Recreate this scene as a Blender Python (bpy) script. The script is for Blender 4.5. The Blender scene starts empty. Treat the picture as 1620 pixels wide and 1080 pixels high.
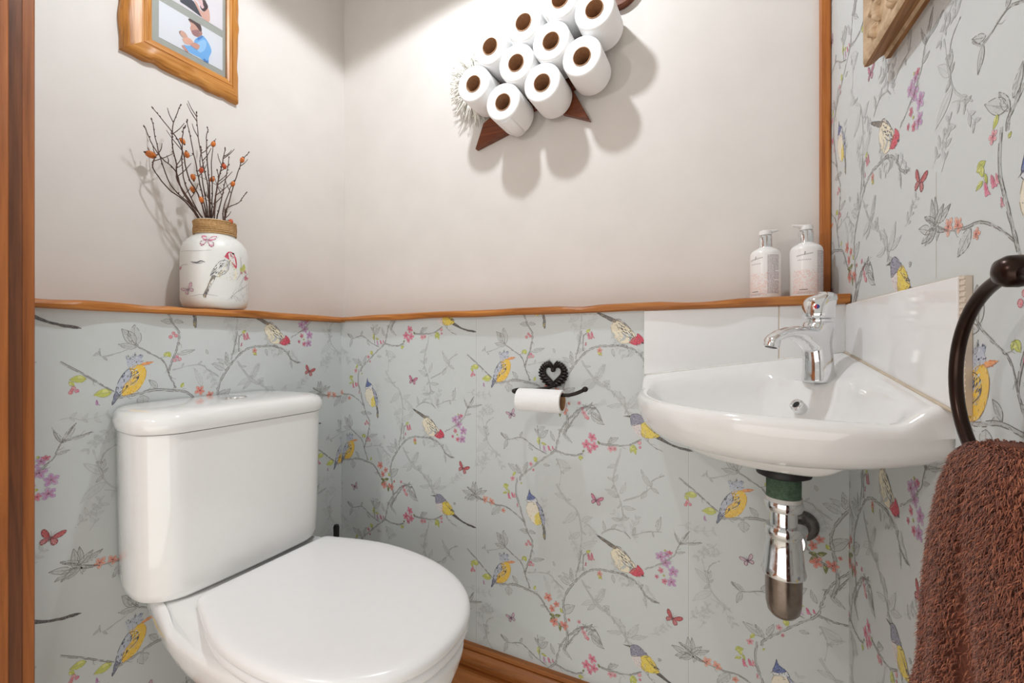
import bpy, math, random
from mathutils import Vector, Matrix
random.seed(7)
PI = math.pi
COL = bpy.context.scene.collection

# ------------------------------------------------------------------ helpers
def lin1(c):
    c = c / 255.0
    return c / 12.92 if c <= 0.04045 else ((c + 0.055) / 1.055) ** 2.4
def lin(c): return (lin1(c[0]), lin1(c[1]), lin1(c[2]), 1.0)

def new_mat(name):
    m = bpy.data.materials.new(name); m.use_nodes = True
    nt = m.node_tree
    return m, nt, nt.nodes['Principled BSDF']
def N_(nt, t, **kw):
    n = nt.nodes.new(t)
    for k, v in kw.items(): setattr(n, k, v)
    return n
def coords(nt, scale=(1, 1, 1)):
    tc = N_(nt, 'ShaderNodeTexCoord'); mp = N_(nt, 'ShaderNodeMapping')
    mp.inputs['Scale'].default_value = scale
    nt.links.new(tc.outputs['Object'], mp.inputs['Vector'])
    return mp.outputs['Vector']
def noise(nt, vec, scale, detail=4, rough=.55, dist=0.):
    n = N_(nt, 'ShaderNodeTexNoise')
    n.inputs['Scale'].default_value = scale; n.inputs['Detail'].default_value = detail
    n.inputs['Roughness'].default_value = rough; n.inputs['Distortion'].default_value = dist
    nt.links.new(vec, n.inputs['Vector'])
    return n.outputs['Fac']
def ramp(nt, fac, stops):
    r = N_(nt, 'ShaderNodeValToRGB')
    el = r.color_ramp.elements
    while len(el) < len(stops): el.new(0.5)
    for e, (p, c) in zip(el, stops): e.position = p; e.color = c
    nt.links.new(fac, r.inputs['Fac'])
    return r.outputs['Color']
def bump(nt, b, h, strength, dist):
    n = N_(nt, 'ShaderNodeBump')
    n.inputs['Strength'].default_value = strength; n.inputs['Distance'].default_value = dist
    nt.links.new(h, n.inputs['Height']); nt.links.new(n.outputs['Normal'], b.inputs['Normal'])
def plain(name, c, rough=.5, metal=0., coat=0., var=0.04, nscale=60, bmp=0., bdist=.001, spec=.5):
    m, nt, b = new_mat(name)
    v = coords(nt); f = noise(nt, v, nscale, 5)
    lo = tuple(max(0, x - var * 255) for x in c); hi = tuple(min(255, x + var * 255 * .6) for x in c)
    nt.links.new(ramp(nt, f, [(.3, lin(lo)), (.7, lin(hi))]), b.inputs['Base Color'])
    b.inputs['Roughness'].default_value = rough; b.inputs['Metallic'].default_value = metal
    b.inputs['Coat Weight'].default_value = coat; b.inputs['Coat Roughness'].default_value = .05
    b.inputs['Specular IOR Level'].default_value = spec
    if bmp: bump(nt, b, f, bmp, bdist)
    return m
def wood(name, dark, mid, light, axis, scale=1., rough=.45, bmp=.25):
    m, nt, b = new_mat(name)
    s = [38 * scale] * 3; s[axis] = 2.2 * scale
    v = coords(nt, s)
    f1 = noise(nt, v, 1.0, 6, .6, 1.6)
    s2 = [160 * scale] * 3; s2[axis] = 5 * scale
    f2 = noise(nt, coords(nt, s2), 1.0, 3, .6, .3)
    mx = N_(nt, 'ShaderNodeMix', data_type='FLOAT'); mx.inputs[0].default_value = .35
    nt.links.new(f1, mx.inputs[2]); nt.links.new(f2, mx.inputs[3])
    c = ramp(nt, mx.outputs[0], [(.28, lin(dark)), (.47, lin(mid)), (.66, lin(light))])
    nt.links.new(c, b.inputs['Base Color'])
    b.inputs['Roughness'].default_value = rough
    if bmp: bump(nt, b, mx.outputs[0], bmp, .0015)
    return m
def printed(name, rough=.5, fade=.25, paper=(204, 210, 208), bmp=.05):
    """material whose colour is the printed pattern stored on the faces, with a watery ink break-up"""
    m, nt, b = new_mat(name)
    at = N_(nt, 'ShaderNodeAttribute', attribute_name='print')
    v = coords(nt)
    f = noise(nt, v, 420, 3, .7)
    g = ramp(nt, f, [(.42, (0, 0, 0, 1)), (.72, (fade, fade, fade, 1))])
    mx = N_(nt, 'ShaderNodeMix', data_type='RGBA')
    nt.links.new(g, mx.inputs[0]); nt.links.new(at.outputs['Color'], mx.inputs[6])
    mx.inputs[7].default_value = lin(paper)
    nt.links.new(mx.outputs[2], b.inputs['Base Color'])
    b.inputs['Roughness'].default_value = rough
    if bmp:
        lv = noise(nt, coords(nt, (300, 300, 900)), 1., 3)
        bump(nt, b, lv, bmp, .0006)
    return m

class MB:
    def __init__(s): s.v = []; s.f = []; s.m = []; s.c = []
    def add(s, vs, fs, m=0, col=None):
        o = len(s.v); s.v.extend([tuple(p) for p in vs])
        for f in fs:
            s.f.append([i + o for i in f]); s.m.append(m); s.c.append(col)
    def poly(s, pts, m=0, col=None): s.add(pts, [list(range(len(pts)))], m, col)
    def box(s, a, b, m=0, col=None, fr=None):
        vs = [(x, y, z) for x in (a[0], b[0]) for y in (a[1], b[1]) for z in (a[2], b[2])]
        if fr: vs = [fr(*p) for p in vs]
        s.add(vs, [(0, 1, 3, 2), (4, 6, 7, 5), (0, 4, 5, 1), (2, 3, 7, 6), (0, 2, 6, 4), (1, 5, 7, 3)], m, col)
    def loft(s, rings, cap0=True, cap1=True, m=0, col=None, wrap=True):
        n = len(rings[0]); vs = [p for r in rings for p in r]; fs = []
        for i in range(len(rings) - 1):
            for j in range(n if wrap else n - 1):
                k = (j + 1) % n
                fs.append((i * n + j, i * n + k, (i + 1) * n + k, (i + 1) * n + j))
        if cap0: fs.append(list(range(n))[::-1])
        if cap1: fs.append([(len(rings) - 1) * n + j for j in range(n)])
        s.add(vs, fs, m, col)
    def lathe(s, prof, c=(0, 0, 0), seg=32, ax=None, m=0, col=None, caps=True):
        """prof = [(r, h)], turned about the axis ax through c"""
        A = Vector(ax or (0, 0, 1)).normalized(); U = A.orthogonal().normalized(); W_ = A.cross(U)
        C_ = Vector(c); rings = []
        for r, h in prof:
            rings.append([C_ + A * h + (U * math.cos(2 * PI * k / seg) + W_ * math.sin(2 * PI * k / seg)) * max(r, 1e-5) for k in range(seg)])
        s.loft(rings, caps, caps, m, col)
    def tube(s, pts, r, seg=10, m=0, col=None, closed=False):
        pts = [Vector(p) for p in pts]; n = len(pts); rings = []
        T0 = (pts[1] - pts[0]).normalized(); U = T0.orthogonal().normalized()
        for i in range(n):
            if closed: T = (pts[(i + 1) % n] - pts[i - 1]).normalized()
            else: T = (pts[min(i + 1, n - 1)] - pts[max(i - 1, 0)]).normalized()
            U = (U - T * U.dot(T)).normalized(); W_ = T.cross(U)
            rr = r[i] if isinstance(r, (list, tuple)) else r
            rings.append([pts[i] + (U * math.cos(2 * PI * k / seg) + W_ * math.sin(2 * PI * k / seg)) * rr for k in range(seg)])
        if closed: rings.append(rings[0]); s.loft(rings, False, False, m, col)
        else: s.loft(rings, True, True, m, col)
    def prism(s, poly, fr, d0, d1, m=0, col=None):
        s.loft([[fr(u, v, d0) for u, v in poly], [fr(u, v, d1) for u, v in poly]], True, True, m, col)
    def obj(s, name, mats, parent=None, smooth=None, bevel=0, bseg=2, sub=0, weld=False):
        me = bpy.data.meshes.new(name); me.from_pydata(s.v, [], s.f)
        if not isinstance(mats, (list, tuple)): mats = [mats]
        for k in mats: me.materials.append(k)
        me.polygons.foreach_set('material_index', s.m)
        if any(c is not None for c in s.c):
            at = me.color_attributes.new('print', 'FLOAT_COLOR', 'CORNER')
            buf = []
            for p in me.polygons:
                c = s.c[p.index] or (1, 1, 1, 1)
                buf.extend(list(c) * p.loop_total)
            at.data.foreach_set('color', buf)
        me.update()
        o = bpy.data.objects.new(name, me); COL.objects.link(o)
        if smooth is not None:
            me.polygons.foreach_set('use_smooth', [True] * len(me.polygons))
            if smooth < 180: me.set_sharp_from_angle(angle=math.radians(smooth))
        if bevel:
            b = o.modifiers.new('bevel', 'BEVEL'); b.width = bevel; b.segments = bseg; b.limit_method = 'ANGLE'; b.angle_limit = math.radians(40)
            b.harden_normals = False
        if sub:
            q = o.modifiers.new('subdivision', 'SUBSURF'); q.levels = sub; q.render_levels = sub
        if parent:
            o.parent = parent
            p = parent; off = Vector((0, 0, 0))
            while p: off += p.location; p = p.parent
            o.location = -off
        return o

def fixn(o):
    import bmesh
    bm = bmesh.new(); bm.from_mesh(o.data); bmesh.ops.recalc_face_normals(bm, faces=bm.faces[:]); bm.to_mesh(o.data); bm.free()
    return o
def tag(o, label, cat, group=None):
    o['label'] = label; o['category'] = cat
    if group: o['group'] = group
    return o
def thing(name, label, cat, loc, group=None):
    o = bpy.data.objects.new(name, None); o.empty_display_size = .05; COL.objects.link(o); o.location = loc
    return tag(o, label, cat, group)
def struct(o): o['kind'] = 'structure'; return o
def smoothpath(p, k=5):
    p = [Vector(q) for q in p]; out = []
    for i in range(len(p) - 1):
        a = p[max(i - 1, 0)]; b = p[i]; c = p[i + 1]; d = p[min(i + 2, len(p) - 1)]
        for j in range(k):
            t = j / k
            out.append(.5 * ((2 * b) + (c - a) * t + (2 * a - 5 * b + 4 * c - d) * t * t + (3 * b - a - 3 * c + d) * t ** 3))
    out.append(p[-1]); return out
def sstep(a, b, x):
    t = min(1, max(0, (x - a) / (b - a))); return t * t * (3 - 2 * t)

# ------------------------------------------------------------------ the room's frame
CAM = (1.0904, -1.0250, 0.900); YAW = math.radians(26.0822)
C0 = Vector((1.2826, 0.0, 0.0))                      # lower right corner of the room
WR = Vector((.06984, -.99756, 0.)); NR = Vector((-.99756, -.06984, 0.))   # along the right wall, and out of it
def RW(s, o, z): return C0 + WR * s + NR * o + Vector((0, 0, z))
REC = .125                                            # depth of the shelf above the boxed-in lower walls
HC = 2.10

# ---- traced pattern data (mm from the yellow bird)
TILE={'br':[([(162.1,-155.5),(170.8,-124.6),(168.4,-98.9),(164.1,-70.0),(159.3,-44.8),(166.1,-20.4),(181.8,5.9),(201.3,29.1),(220.4,46.4),(242.9,56.9),(265.0,58.1),(286.8,58.7),(311.6,57.9),(297.1,59.3),(322.1,52.4),(340.5,38.0),(349.6,24.6),(364.6,16.0),(379.4,13.0)],5.0,0.12),([(46.2,234.9),(49.7,247.3),(75.6,270.2),(109.2,297.4),(138.0,319.8),(146.1,347.2),(158.1,378.6),(181.8,406.8),(205.1,427.0),(239.2,427.4)],4.6,0.12),([(37.5,241.7),(35.7,201.8),(47.5,164.0),(59.2,130.4),(69.1,104.8),(79.8,87.2),(75.6,55.1),(64.8,25.4),(60.5,4.8),(67.0,-13.3),(73.8,-29.0)],4.2,0.12),([(-28.8,-37.7),(0.9,-34.8),(36.6,-28.4),(67.0,-33.0),(92.5,-38.5),(109.2,-53.7),(123.7,-73.0),(138.0,-88.3),(162.1,-100.7)],4.4,0.1),([(-109.8,33.6),(-78.2,10.9),(-54.5,-8.8),(-33.4,-25.3)],2.8,0.15),([(-12.7,89.5),(5.4,60.7),(32.2,42.2),(49.7,30.0),(60.5,2.9)],3.0,0.2),([(-97.6,180.1),(-63.9,170.6),(-26.5,164.1),(5.4,163.2),(32.2,151.5),(56.2,133.9)],3.2,0.15),([(166.1,-146.7),(181.8,-121.5),(205.1,-92.5),(220.4,-80.8),(239.2,-84.8),(254.0,-115.2)],3.4,0.15),([(140.0,320.0),(162.1,314.7),(189.6,314.0),(208.9,321.7)],3.6,0.12),([(247.2,347.9),(278.5,346.3),(310.4,349.8),(326.1,356.2),(341.5,365.7)],3.6,0.12),([(355.4,364.2),(369.0,351.4),(387.9,344.4)],1.6,0.4),([(-8.2,348.8),(9.9,334.3),(45.3,343.6),(71.3,332.3),(92.5,318.8),(117.5,309.9)],2.4,0.3),([(92.5,377.1),(96.7,350.3),(100.9,315.9)],1.8,0.35),([(349.6,81.1),(379.4,96.8),(408.4,120.6),(422.6,149.1),(439.4,177.7)],2.6,0.35),([(422.6,149.1),(464.2,161.7)],1.2,0.5),([(422.6,149.1),(409.8,178.2)],1.4,0.5),([(419.8,-60.3),(447.8,-76.5),(476.4,-89.2)],2.4,0.2),([(189.6,541.8),(199.3,575.4),(205.1,608.9)],2.6,0.25),([(208.9,45.7),(209.7,79.2),(216.6,87.3)],1.6,0.3),([(142.0,240.2),(166.1,205.8),(193.5,183.9),(203.2,152.1),(205.1,115.3),(198.2,76.8),(199.3,39.8)],4.0,0.66),([(208.5,16.4),(238.8,-25.3),(271.5,-42.6),(300.2,-73.0),(319.0,-102.3)],3.6,0.66),([(297.5,341.2),(287.3,302.2),(280.0,263.2),(293.1,230.1),(301.8,193.6),(296.0,178.1)],4.2,0.6),([(301.8,224.1),(335.9,239.4),(363.6,263.3),(366.3,277.8),(390.6,292.2)],2.4,0.55),([(251.7,140.8),(275.6,155.5),(304.7,153.5),(319.0,141.8)],2.4,0.5),([(321.8,149.5),(358.1,164.8),(385.2,168.4)],2.0,0.55),([(480.4,71.3),(477.7,99.9),(483.1,118.7),(500.3,130.5)],2.2,0.6),([(67.0,10.2),(117.5,19.6),(142.0,4.1),(162.1,-10.1)],2.0,0.65),([(205.1,538.4),(235.5,498.6),(276.0,471.2),(308.1,437.2),(315.1,412.8)],3.0,0.68),([(-63.9,385.1),(-45.1,320.9),(-8.2,288.2)],2.4,0.74),([(142.0,301.1),(154.1,272.2),(150.1,237.5)],2.4,0.68),([(-54.5,57.0),(-49.8,41.5),(-12.7,53.0)],1.6,0.6)],'lf':[(3.2,62.3,0.0,103.1,0.45,0.2),(0.9,63.0,-21.0,94.0,0.4,0.2),(3.2,58.2,-26.5,64.5,0.3,0.3),(158.1,-65.9,188.9,-41.0,0.42,0.12),(14.4,-37.6,14.4,-59.6,0.75,0.3),(38.8,-25.9,24.2,-7.4,0.35,0.35),(-92.7,176.6,-124.6,186.6,0.28,0.2),(-90.3,177.0,-91.7,214.3,0.25,0.2),(-87.9,177.3,-63.9,201.5,0.28,0.3),(-85.5,175.6,-117.2,166.7,0.3,0.2),(-10.4,160.6,-35.8,136.2,0.4,0.2),(69.1,112.6,88.3,110.3,0.35,0.3),(69.1,108.7,45.3,112.2,0.35,0.3),(79.8,28.7,67.0,37.7,0.3,0.5),(75.6,43.4,111.3,52.1,0.2,0.4),(227.9,-99.0,259.6,-122.6,0.3,0.1),(220.4,-101.1,239.2,-83.0,0.2,0.2),(216.6,-87.4,207.0,-79.0,0.3,0.4),(181.8,13.4,177.9,36.9,0.35,0.35),(177.9,5.0,146.1,20.3,0.35,0.4),(168.0,-144.3,146.1,-143.2,0.3,0.5),(100.9,-168.0,121.6,-146.5,0.35,0.3),(103.0,-167.4,84.9,-145.5,0.2,0.4),(100.9,-63.5,117.5,-63.1,0.3,0.4),(125.7,-30.3,109.2,11.9,0.2,0.75),(138.0,41.3,133.9,51.9,0.4,0.6),(205.1,159.9,231.7,175.5,0.3,0.7),(201.3,133.2,174.0,113.1,0.3,0.7),(201.3,99.7,242.9,122.6,0.25,0.7),(193.5,183.9,158.1,147.9,0.25,0.7),(166.1,209.6,138.0,216.8,0.3,0.7),(9.9,334.3,0.9,309.3,0.3,0.3),(45.3,343.6,51.9,358.0,0.35,0.3),(14.4,338.8,-9.1,350.7,0.25,0.3),(71.3,332.3,79.8,313.6,0.35,0.4),(227.9,417.5,252.2,400.9,0.32,0.12),(216.6,420.4,231.7,441.6,0.18,0.2),(158.1,363.5,181.8,343.1,0.2,0.4),(138.0,342.6,127.8,366.6,0.25,0.4),(109.2,282.0,125.7,282.1,0.35,0.5),(49.7,251.2,34.4,275.1,0.3,0.3),(47.5,254.9,12.2,274.4,0.3,0.3),(54.0,259.7,67.0,284.8,0.3,0.35),(96.7,365.8,113.4,374.9,0.4,0.5),(181.8,403.1,205.1,427.0,0.2,0.4),(181.8,537.9,177.9,560.4,0.3,0.5),(177.9,534.1,158.1,545.1,0.3,0.6),(189.6,553.0,212.8,568.1,0.2,0.6),(177.9,282.7,142.0,301.1,0.3,0.72),(158.1,272.7,181.8,283.2,0.25,0.72),(237.3,498.7,257.7,532.0,0.25,0.72),(235.5,494.9,205.1,479.0,0.25,0.75),(276.0,471.2,308.1,454.9,0.25,0.72),(-49.8,336.9,-78.2,363.3,0.25,0.76),(-45.1,320.9,-83.1,292.3,0.25,0.78),(266.7,349.8,291.7,365.4,0.3,0.35),(272.6,348.9,275.6,365.4,0.35,0.35),(358.1,364.5,341.5,377.1,0.3,0.4),(377.2,402.8,385.2,406.2,0.6,0.2),(363.6,263.3,341.5,300.1,0.18,0.5),(363.6,260.5,379.9,251.6,0.3,0.6),(352.6,253.2,341.5,234.5,0.35,0.6),(287.3,302.2,266.7,293.8,0.3,0.6),(281.4,266.4,266.7,273.2,0.3,0.65),(296.0,239.2,307.6,267.0,0.25,0.65),(280.0,263.2,290.2,282.1,0.3,0.65),(293.1,230.1,260.7,245.8,0.25,0.6),(301.8,211.0,330.3,209.9,0.25,0.6),(275.6,155.5,287.3,167.8,0.35,0.5),(260.7,148.4,256.2,171.2,0.25,0.5),(377.2,168.3,383.9,201.8,0.25,0.45),(327.5,152.0,328.9,169.5,0.3,0.5),(366.3,164.9,369.0,154.2,0.3,0.5),(296.0,178.1,275.6,180.4,0.3,0.65),(298.9,181.5,316.1,187.4,0.3,0.6),(422.6,150.6,442.2,181.2,0.2,0.35),(422.6,149.1,411.2,171.0,0.2,0.35),(425.4,152.6,466.9,160.7,0.1,0.5),(414.1,130.8,433.9,134.9,0.2,0.5),(449.1,-75.5,421.2,-94.4,0.3,0.15),(449.1,-75.5,446.4,-42.2,0.22,0.2),(450.5,-73.6,480.4,-60.2,0.25,0.2),(450.5,-75.1,422.6,-59.5,0.22,0.25),(451.9,-77.6,450.5,-94.3,0.4,0.4),(349.6,24.6,354.1,-3.7,0.2,0.4),(361.6,15.2,376.4,12.2,0.25,0.2),(340.5,38.0,346.5,45.6,0.4,0.4),(278.0,51.8,282.8,33.8,0.3,0.5),(322.1,52.4,312.8,34.5,0.25,0.6),(238.8,-25.3,218.7,-43.6,0.25,0.65),(242.1,-21.2,261.8,16.0,0.22,0.65),(271.5,-42.6,258.5,-23.5,0.35,0.65),(300.2,-73.0,265.0,-79.7,0.22,0.66),(306.5,-77.6,293.9,-43.0,0.2,0.62),(312.8,-82.1,337.4,-43.8,0.25,0.66),(319.0,-80.3,355.6,-66.7,0.2,0.66),(255.3,-34.0,271.5,-20.2,0.5,0.65),(480.4,100.5,469.6,104.0,0.3,0.6),(481.8,77.5,469.6,65.8,0.3,0.6),(477.7,88.2,483.1,107.0,0.3,0.6)],'fl':[(121.6,-38.2,11.5,'coral'),(131.5,-62.6,9,'coral'),(142.8,-49.7,8,'coral'),(137.2,-93.1,11.5,'coral'),(162.1,-95.0,11.5,'coral'),(174.0,-78.6,4,'coral'),(-54.5,172.9,11,'peach'),(-34.8,170.2,9.5,'peach'),(-1.4,153.2,6.5,'peach'),(248.5,47.9,7,'coralpale'),(216.6,342.1,12,'pink'),(230.9,360.4,11,'pink'),(234.7,340.2,11,'pink'),(224.9,328.9,7,'pink'),(274.1,338.4,8,'pinkpale'),(283.2,339.4,6,'pinkpale'),(210.9,415.6,7,'pinkpale'),(199.3,437.8,5,'pinkpale'),(75.6,279.9,6,'pinkpale'),(81.9,266.3,4,'pinkpale'),(25.5,238.1,7,'pinkpale'),(382.9,114.7,12,'lilac'),(396.3,122.6,9,'lilac'),(394.0,103.9,11,'lilac'),(408.9,88.1,12,'lilac'),(405.5,65.0,11,'lilac'),(383.8,85.5,7,'pink'),(391.6,63.5,7,'pink'),(374.9,70.1,5,'pink'),(402.6,127.0,6,'pink')],'bell':[(12.2,200.3,16,'pink'),(22.4,203.8,15,'pink'),(30.0,202.9,12,'pinkpale'),(220.4,90.6,18,'rose'),(228.7,92.3,17,'rose'),(215.8,67.5,9,'rose'),(109.2,330.2,16,'lilacpale'),(120.8,331.4,14,'pink'),(131.9,330.6,9,'pink'),(-59.2,-37.8,11,'lilac'),(37.5,178.2,10,'pinkpale')],'berry':[(-95.6,-21.2,3.0),(-86.9,-19.3,3.0),(-91.7,-13.7,3.0),(63.6,79.4,3.6),(73.8,82.2,3.4),(68.7,87.4,3),(71.3,30.7,3.6),(80.7,32.0,3.4),(75.6,37.5,3),(338.2,358.0,4),(339.3,347.8,2.6),(436.3,240.2,2.6),(207.0,-89.0,3),(216.6,-107.7,4.5),(220.4,-110.3,3.5)],'cl':[(-73.5,1.5,-97.6,1.8,0.45,'lime'),(-97.6,-1.6,-90.3,-10.4,0.5,'lime'),(-35.8,-25.9,-63.9,-29.4,0.45,'lime'),(56.2,48.0,63.6,36.9,0.6,'lime'),(56.2,47.2,51.9,38.4,0.5,'lime'),(9.9,202.0,-2.7,196.1,0.35,'lime'),(9.9,206.0,4.5,220.5,0.4,'lime'),(12.2,208.3,16.6,197.0,0.3,'lime'),(84.1,-28.8,88.3,-18.1,0.5,'lime'),(216.6,89.8,226.0,97.3,0.5,'lime'),(158.1,-65.9,152.1,-56.1,0.5,'lime'),(250.3,44.0,246.6,35.8,0.5,'lime'),(138.0,-77.7,123.7,-78.8,0.4,'green'),(138.0,-77.7,154.1,-73.4,0.4,'green'),(138.8,-80.5,125.7,-93.6,0.4,'green'),(150.1,-92.7,152.1,-113.0,0.3,'green'),(84.1,298.5,90.4,285.6,0.6,'lime'),(96.7,350.3,96.7,329.0,0.35,'lime'),(103.0,335.4,117.5,332.2,0.3,'lime'),(-1.4,214.4,14.4,219.4,0.5,'lime'),(197.4,309.3,209.7,310.7,0.6,'lime'),(201.3,313.4,203.2,303.6,0.5,'lime'),(47.5,227.2,51.9,231.8,0.5,'lime'),(32.2,256.9,25.5,244.1,0.4,'lime'),(324.7,352.6,319.0,333.4,0.35,'lime'),(324.7,352.6,330.3,330.3,0.35,'lime'),(323.2,346.8,333.1,343.5,0.4,'lime'),(244.2,353.5,248.7,345.1,0.4,'green'),(211.9,329.3,207.2,324.3,0.5,'green'),(391.1,132.2,394.0,128.2,0.7,'lime'),(382.3,81.5,379.4,83.9,0.5,'lime'),(388.1,76.8,392.5,74.7,0.8,'lime'),(242.9,45.9,254.0,35.7,0.4,'yellow')],'bf':[(240.2,215.5,15,'pink',-12),(21.1,-115.1,13,'plum',25),(407.8,-12.5,17,'red',-22)],'A':{'tail':[(-28.8,-17.4),(-19.1,-22.1),(-24.2,-34.6),(-35.8,-51.2),(-33.9,-36.9)],'body':[(-8.2,17.6),(7.7,24.2),(15.3,21.8),(19.8,7.6),(14.4,-13.6),(1.8,-29.3),(-12.7,-34.3),(-20.0,-33.6),(-18.2,-17.0),(-4.5,0.2)],'wing':[(-10.0,16.4),(0.9,13.5),(7.2,4.8),(4.5,-6.2),(-10.4,-17.6),(-23.7,-32.0),(-29.3,-21.5),(-25.6,-6.5),(-18.2,7.3)],'head':[(-12.7,32.8),(-7.3,38.8),(3.2,40.9),(11.7,34.7),(13.5,27.9),(7.7,23.0),(-2.7,18.0),(-10.0,19.2)],'beak':[(12.6,27.3),(34.4,29.1),(13.5,21.5)],'crest':[(-12.7,33.6),(-14.5,41.3),(-5.4,40.0),(0.9,47.7),(3.6,41.0),(10.8,44.9),(11.7,35.5)]},'B':{'tail':[(238.8,136.6),(247.0,134.9),(284.4,118.7),(281.8,111.8),(258.5,123.2)],'body':[(274.1,102.2),(284.4,117.7),(290.7,116.8),(328.2,85.1),(319.0,66.8),(298.7,64.8),(284.4,75.6),(277.3,90.1)],'wing':[(284.4,118.7),(294.5,118.5),(306.5,109.5),(319.0,95.7),(325.8,85.2),(316.5,77.8),(301.8,85.7),(290.1,100.7)],'head':[(315.3,65.9),(325.2,76.6),(332.5,80.4),(333.8,86.3),(341.1,81.0),(346.5,74.8),(346.5,66.7),(337.4,62.2),(326.7,60.4)],'beak':[(341.7,67.5),(349.6,64.3),(343.5,62.9)]},'C':{'beak':[(301.8,414.8),(317.6,417.1),(318.4,413.1)],'head':[(317.3,415.9),(324.7,421.0),(331.7,422.7),(341.5,418.5),(355.4,407.3),(352.6,400.9),(337.3,399.6),(321.3,394.9),(319.0,406.8)],'breast':[(321.3,395.5),(337.3,400.2),(348.5,397.1),(349.8,372.2),(335.9,373.8),(326.1,382.9)],'belly':[(341.5,400.0),(355.9,406.8),(367.7,397.8),(377.7,382.6),(380.9,376.2),(369.0,371.7),(358.7,369.6),(344.3,373.1),(341.5,382.9)],'wing':[(352.6,398.0),(363.6,393.8),(375.5,386.9),(378.8,378.8),(366.3,386.4)],'tail':[(367.7,373.9),(379.9,376.4),(406.5,361.4),(440.2,354.6),(449.0,350.1),(427.3,351.9),(403.8,359.2)]},'D':{'crest':[(71.3,216.8),(75.6,205.7),(88.3,198.6),(75.6,191.2),(64.8,191.9),(68.7,204.6)],'head':[(63.6,188.6),(68.7,194.1),(86.2,199.4),(93.3,186.9),(81.9,181.2),(69.1,183.1)],'body':[(67.0,183.6),(88.3,186.1),(97.5,164.3),(99.2,136.7),(87.4,132.3),(71.3,147.5),(62.7,166.4)],'wing':[(87.4,190.7),(100.9,180.4),(108.4,166.1),(112.5,147.5),(110.1,133.6),(103.4,144.0),(98.4,162.5),(93.3,177.2)],'belly':[(84.9,152.5),(95.9,164.1),(100.9,153.3),(103.4,137.5),(88.3,132.5)],'tail':[(103.4,142.1),(110.1,135.5),(114.2,119.0),(114.2,100.9),(108.4,104.4),(107.6,123.5)]}}
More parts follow.
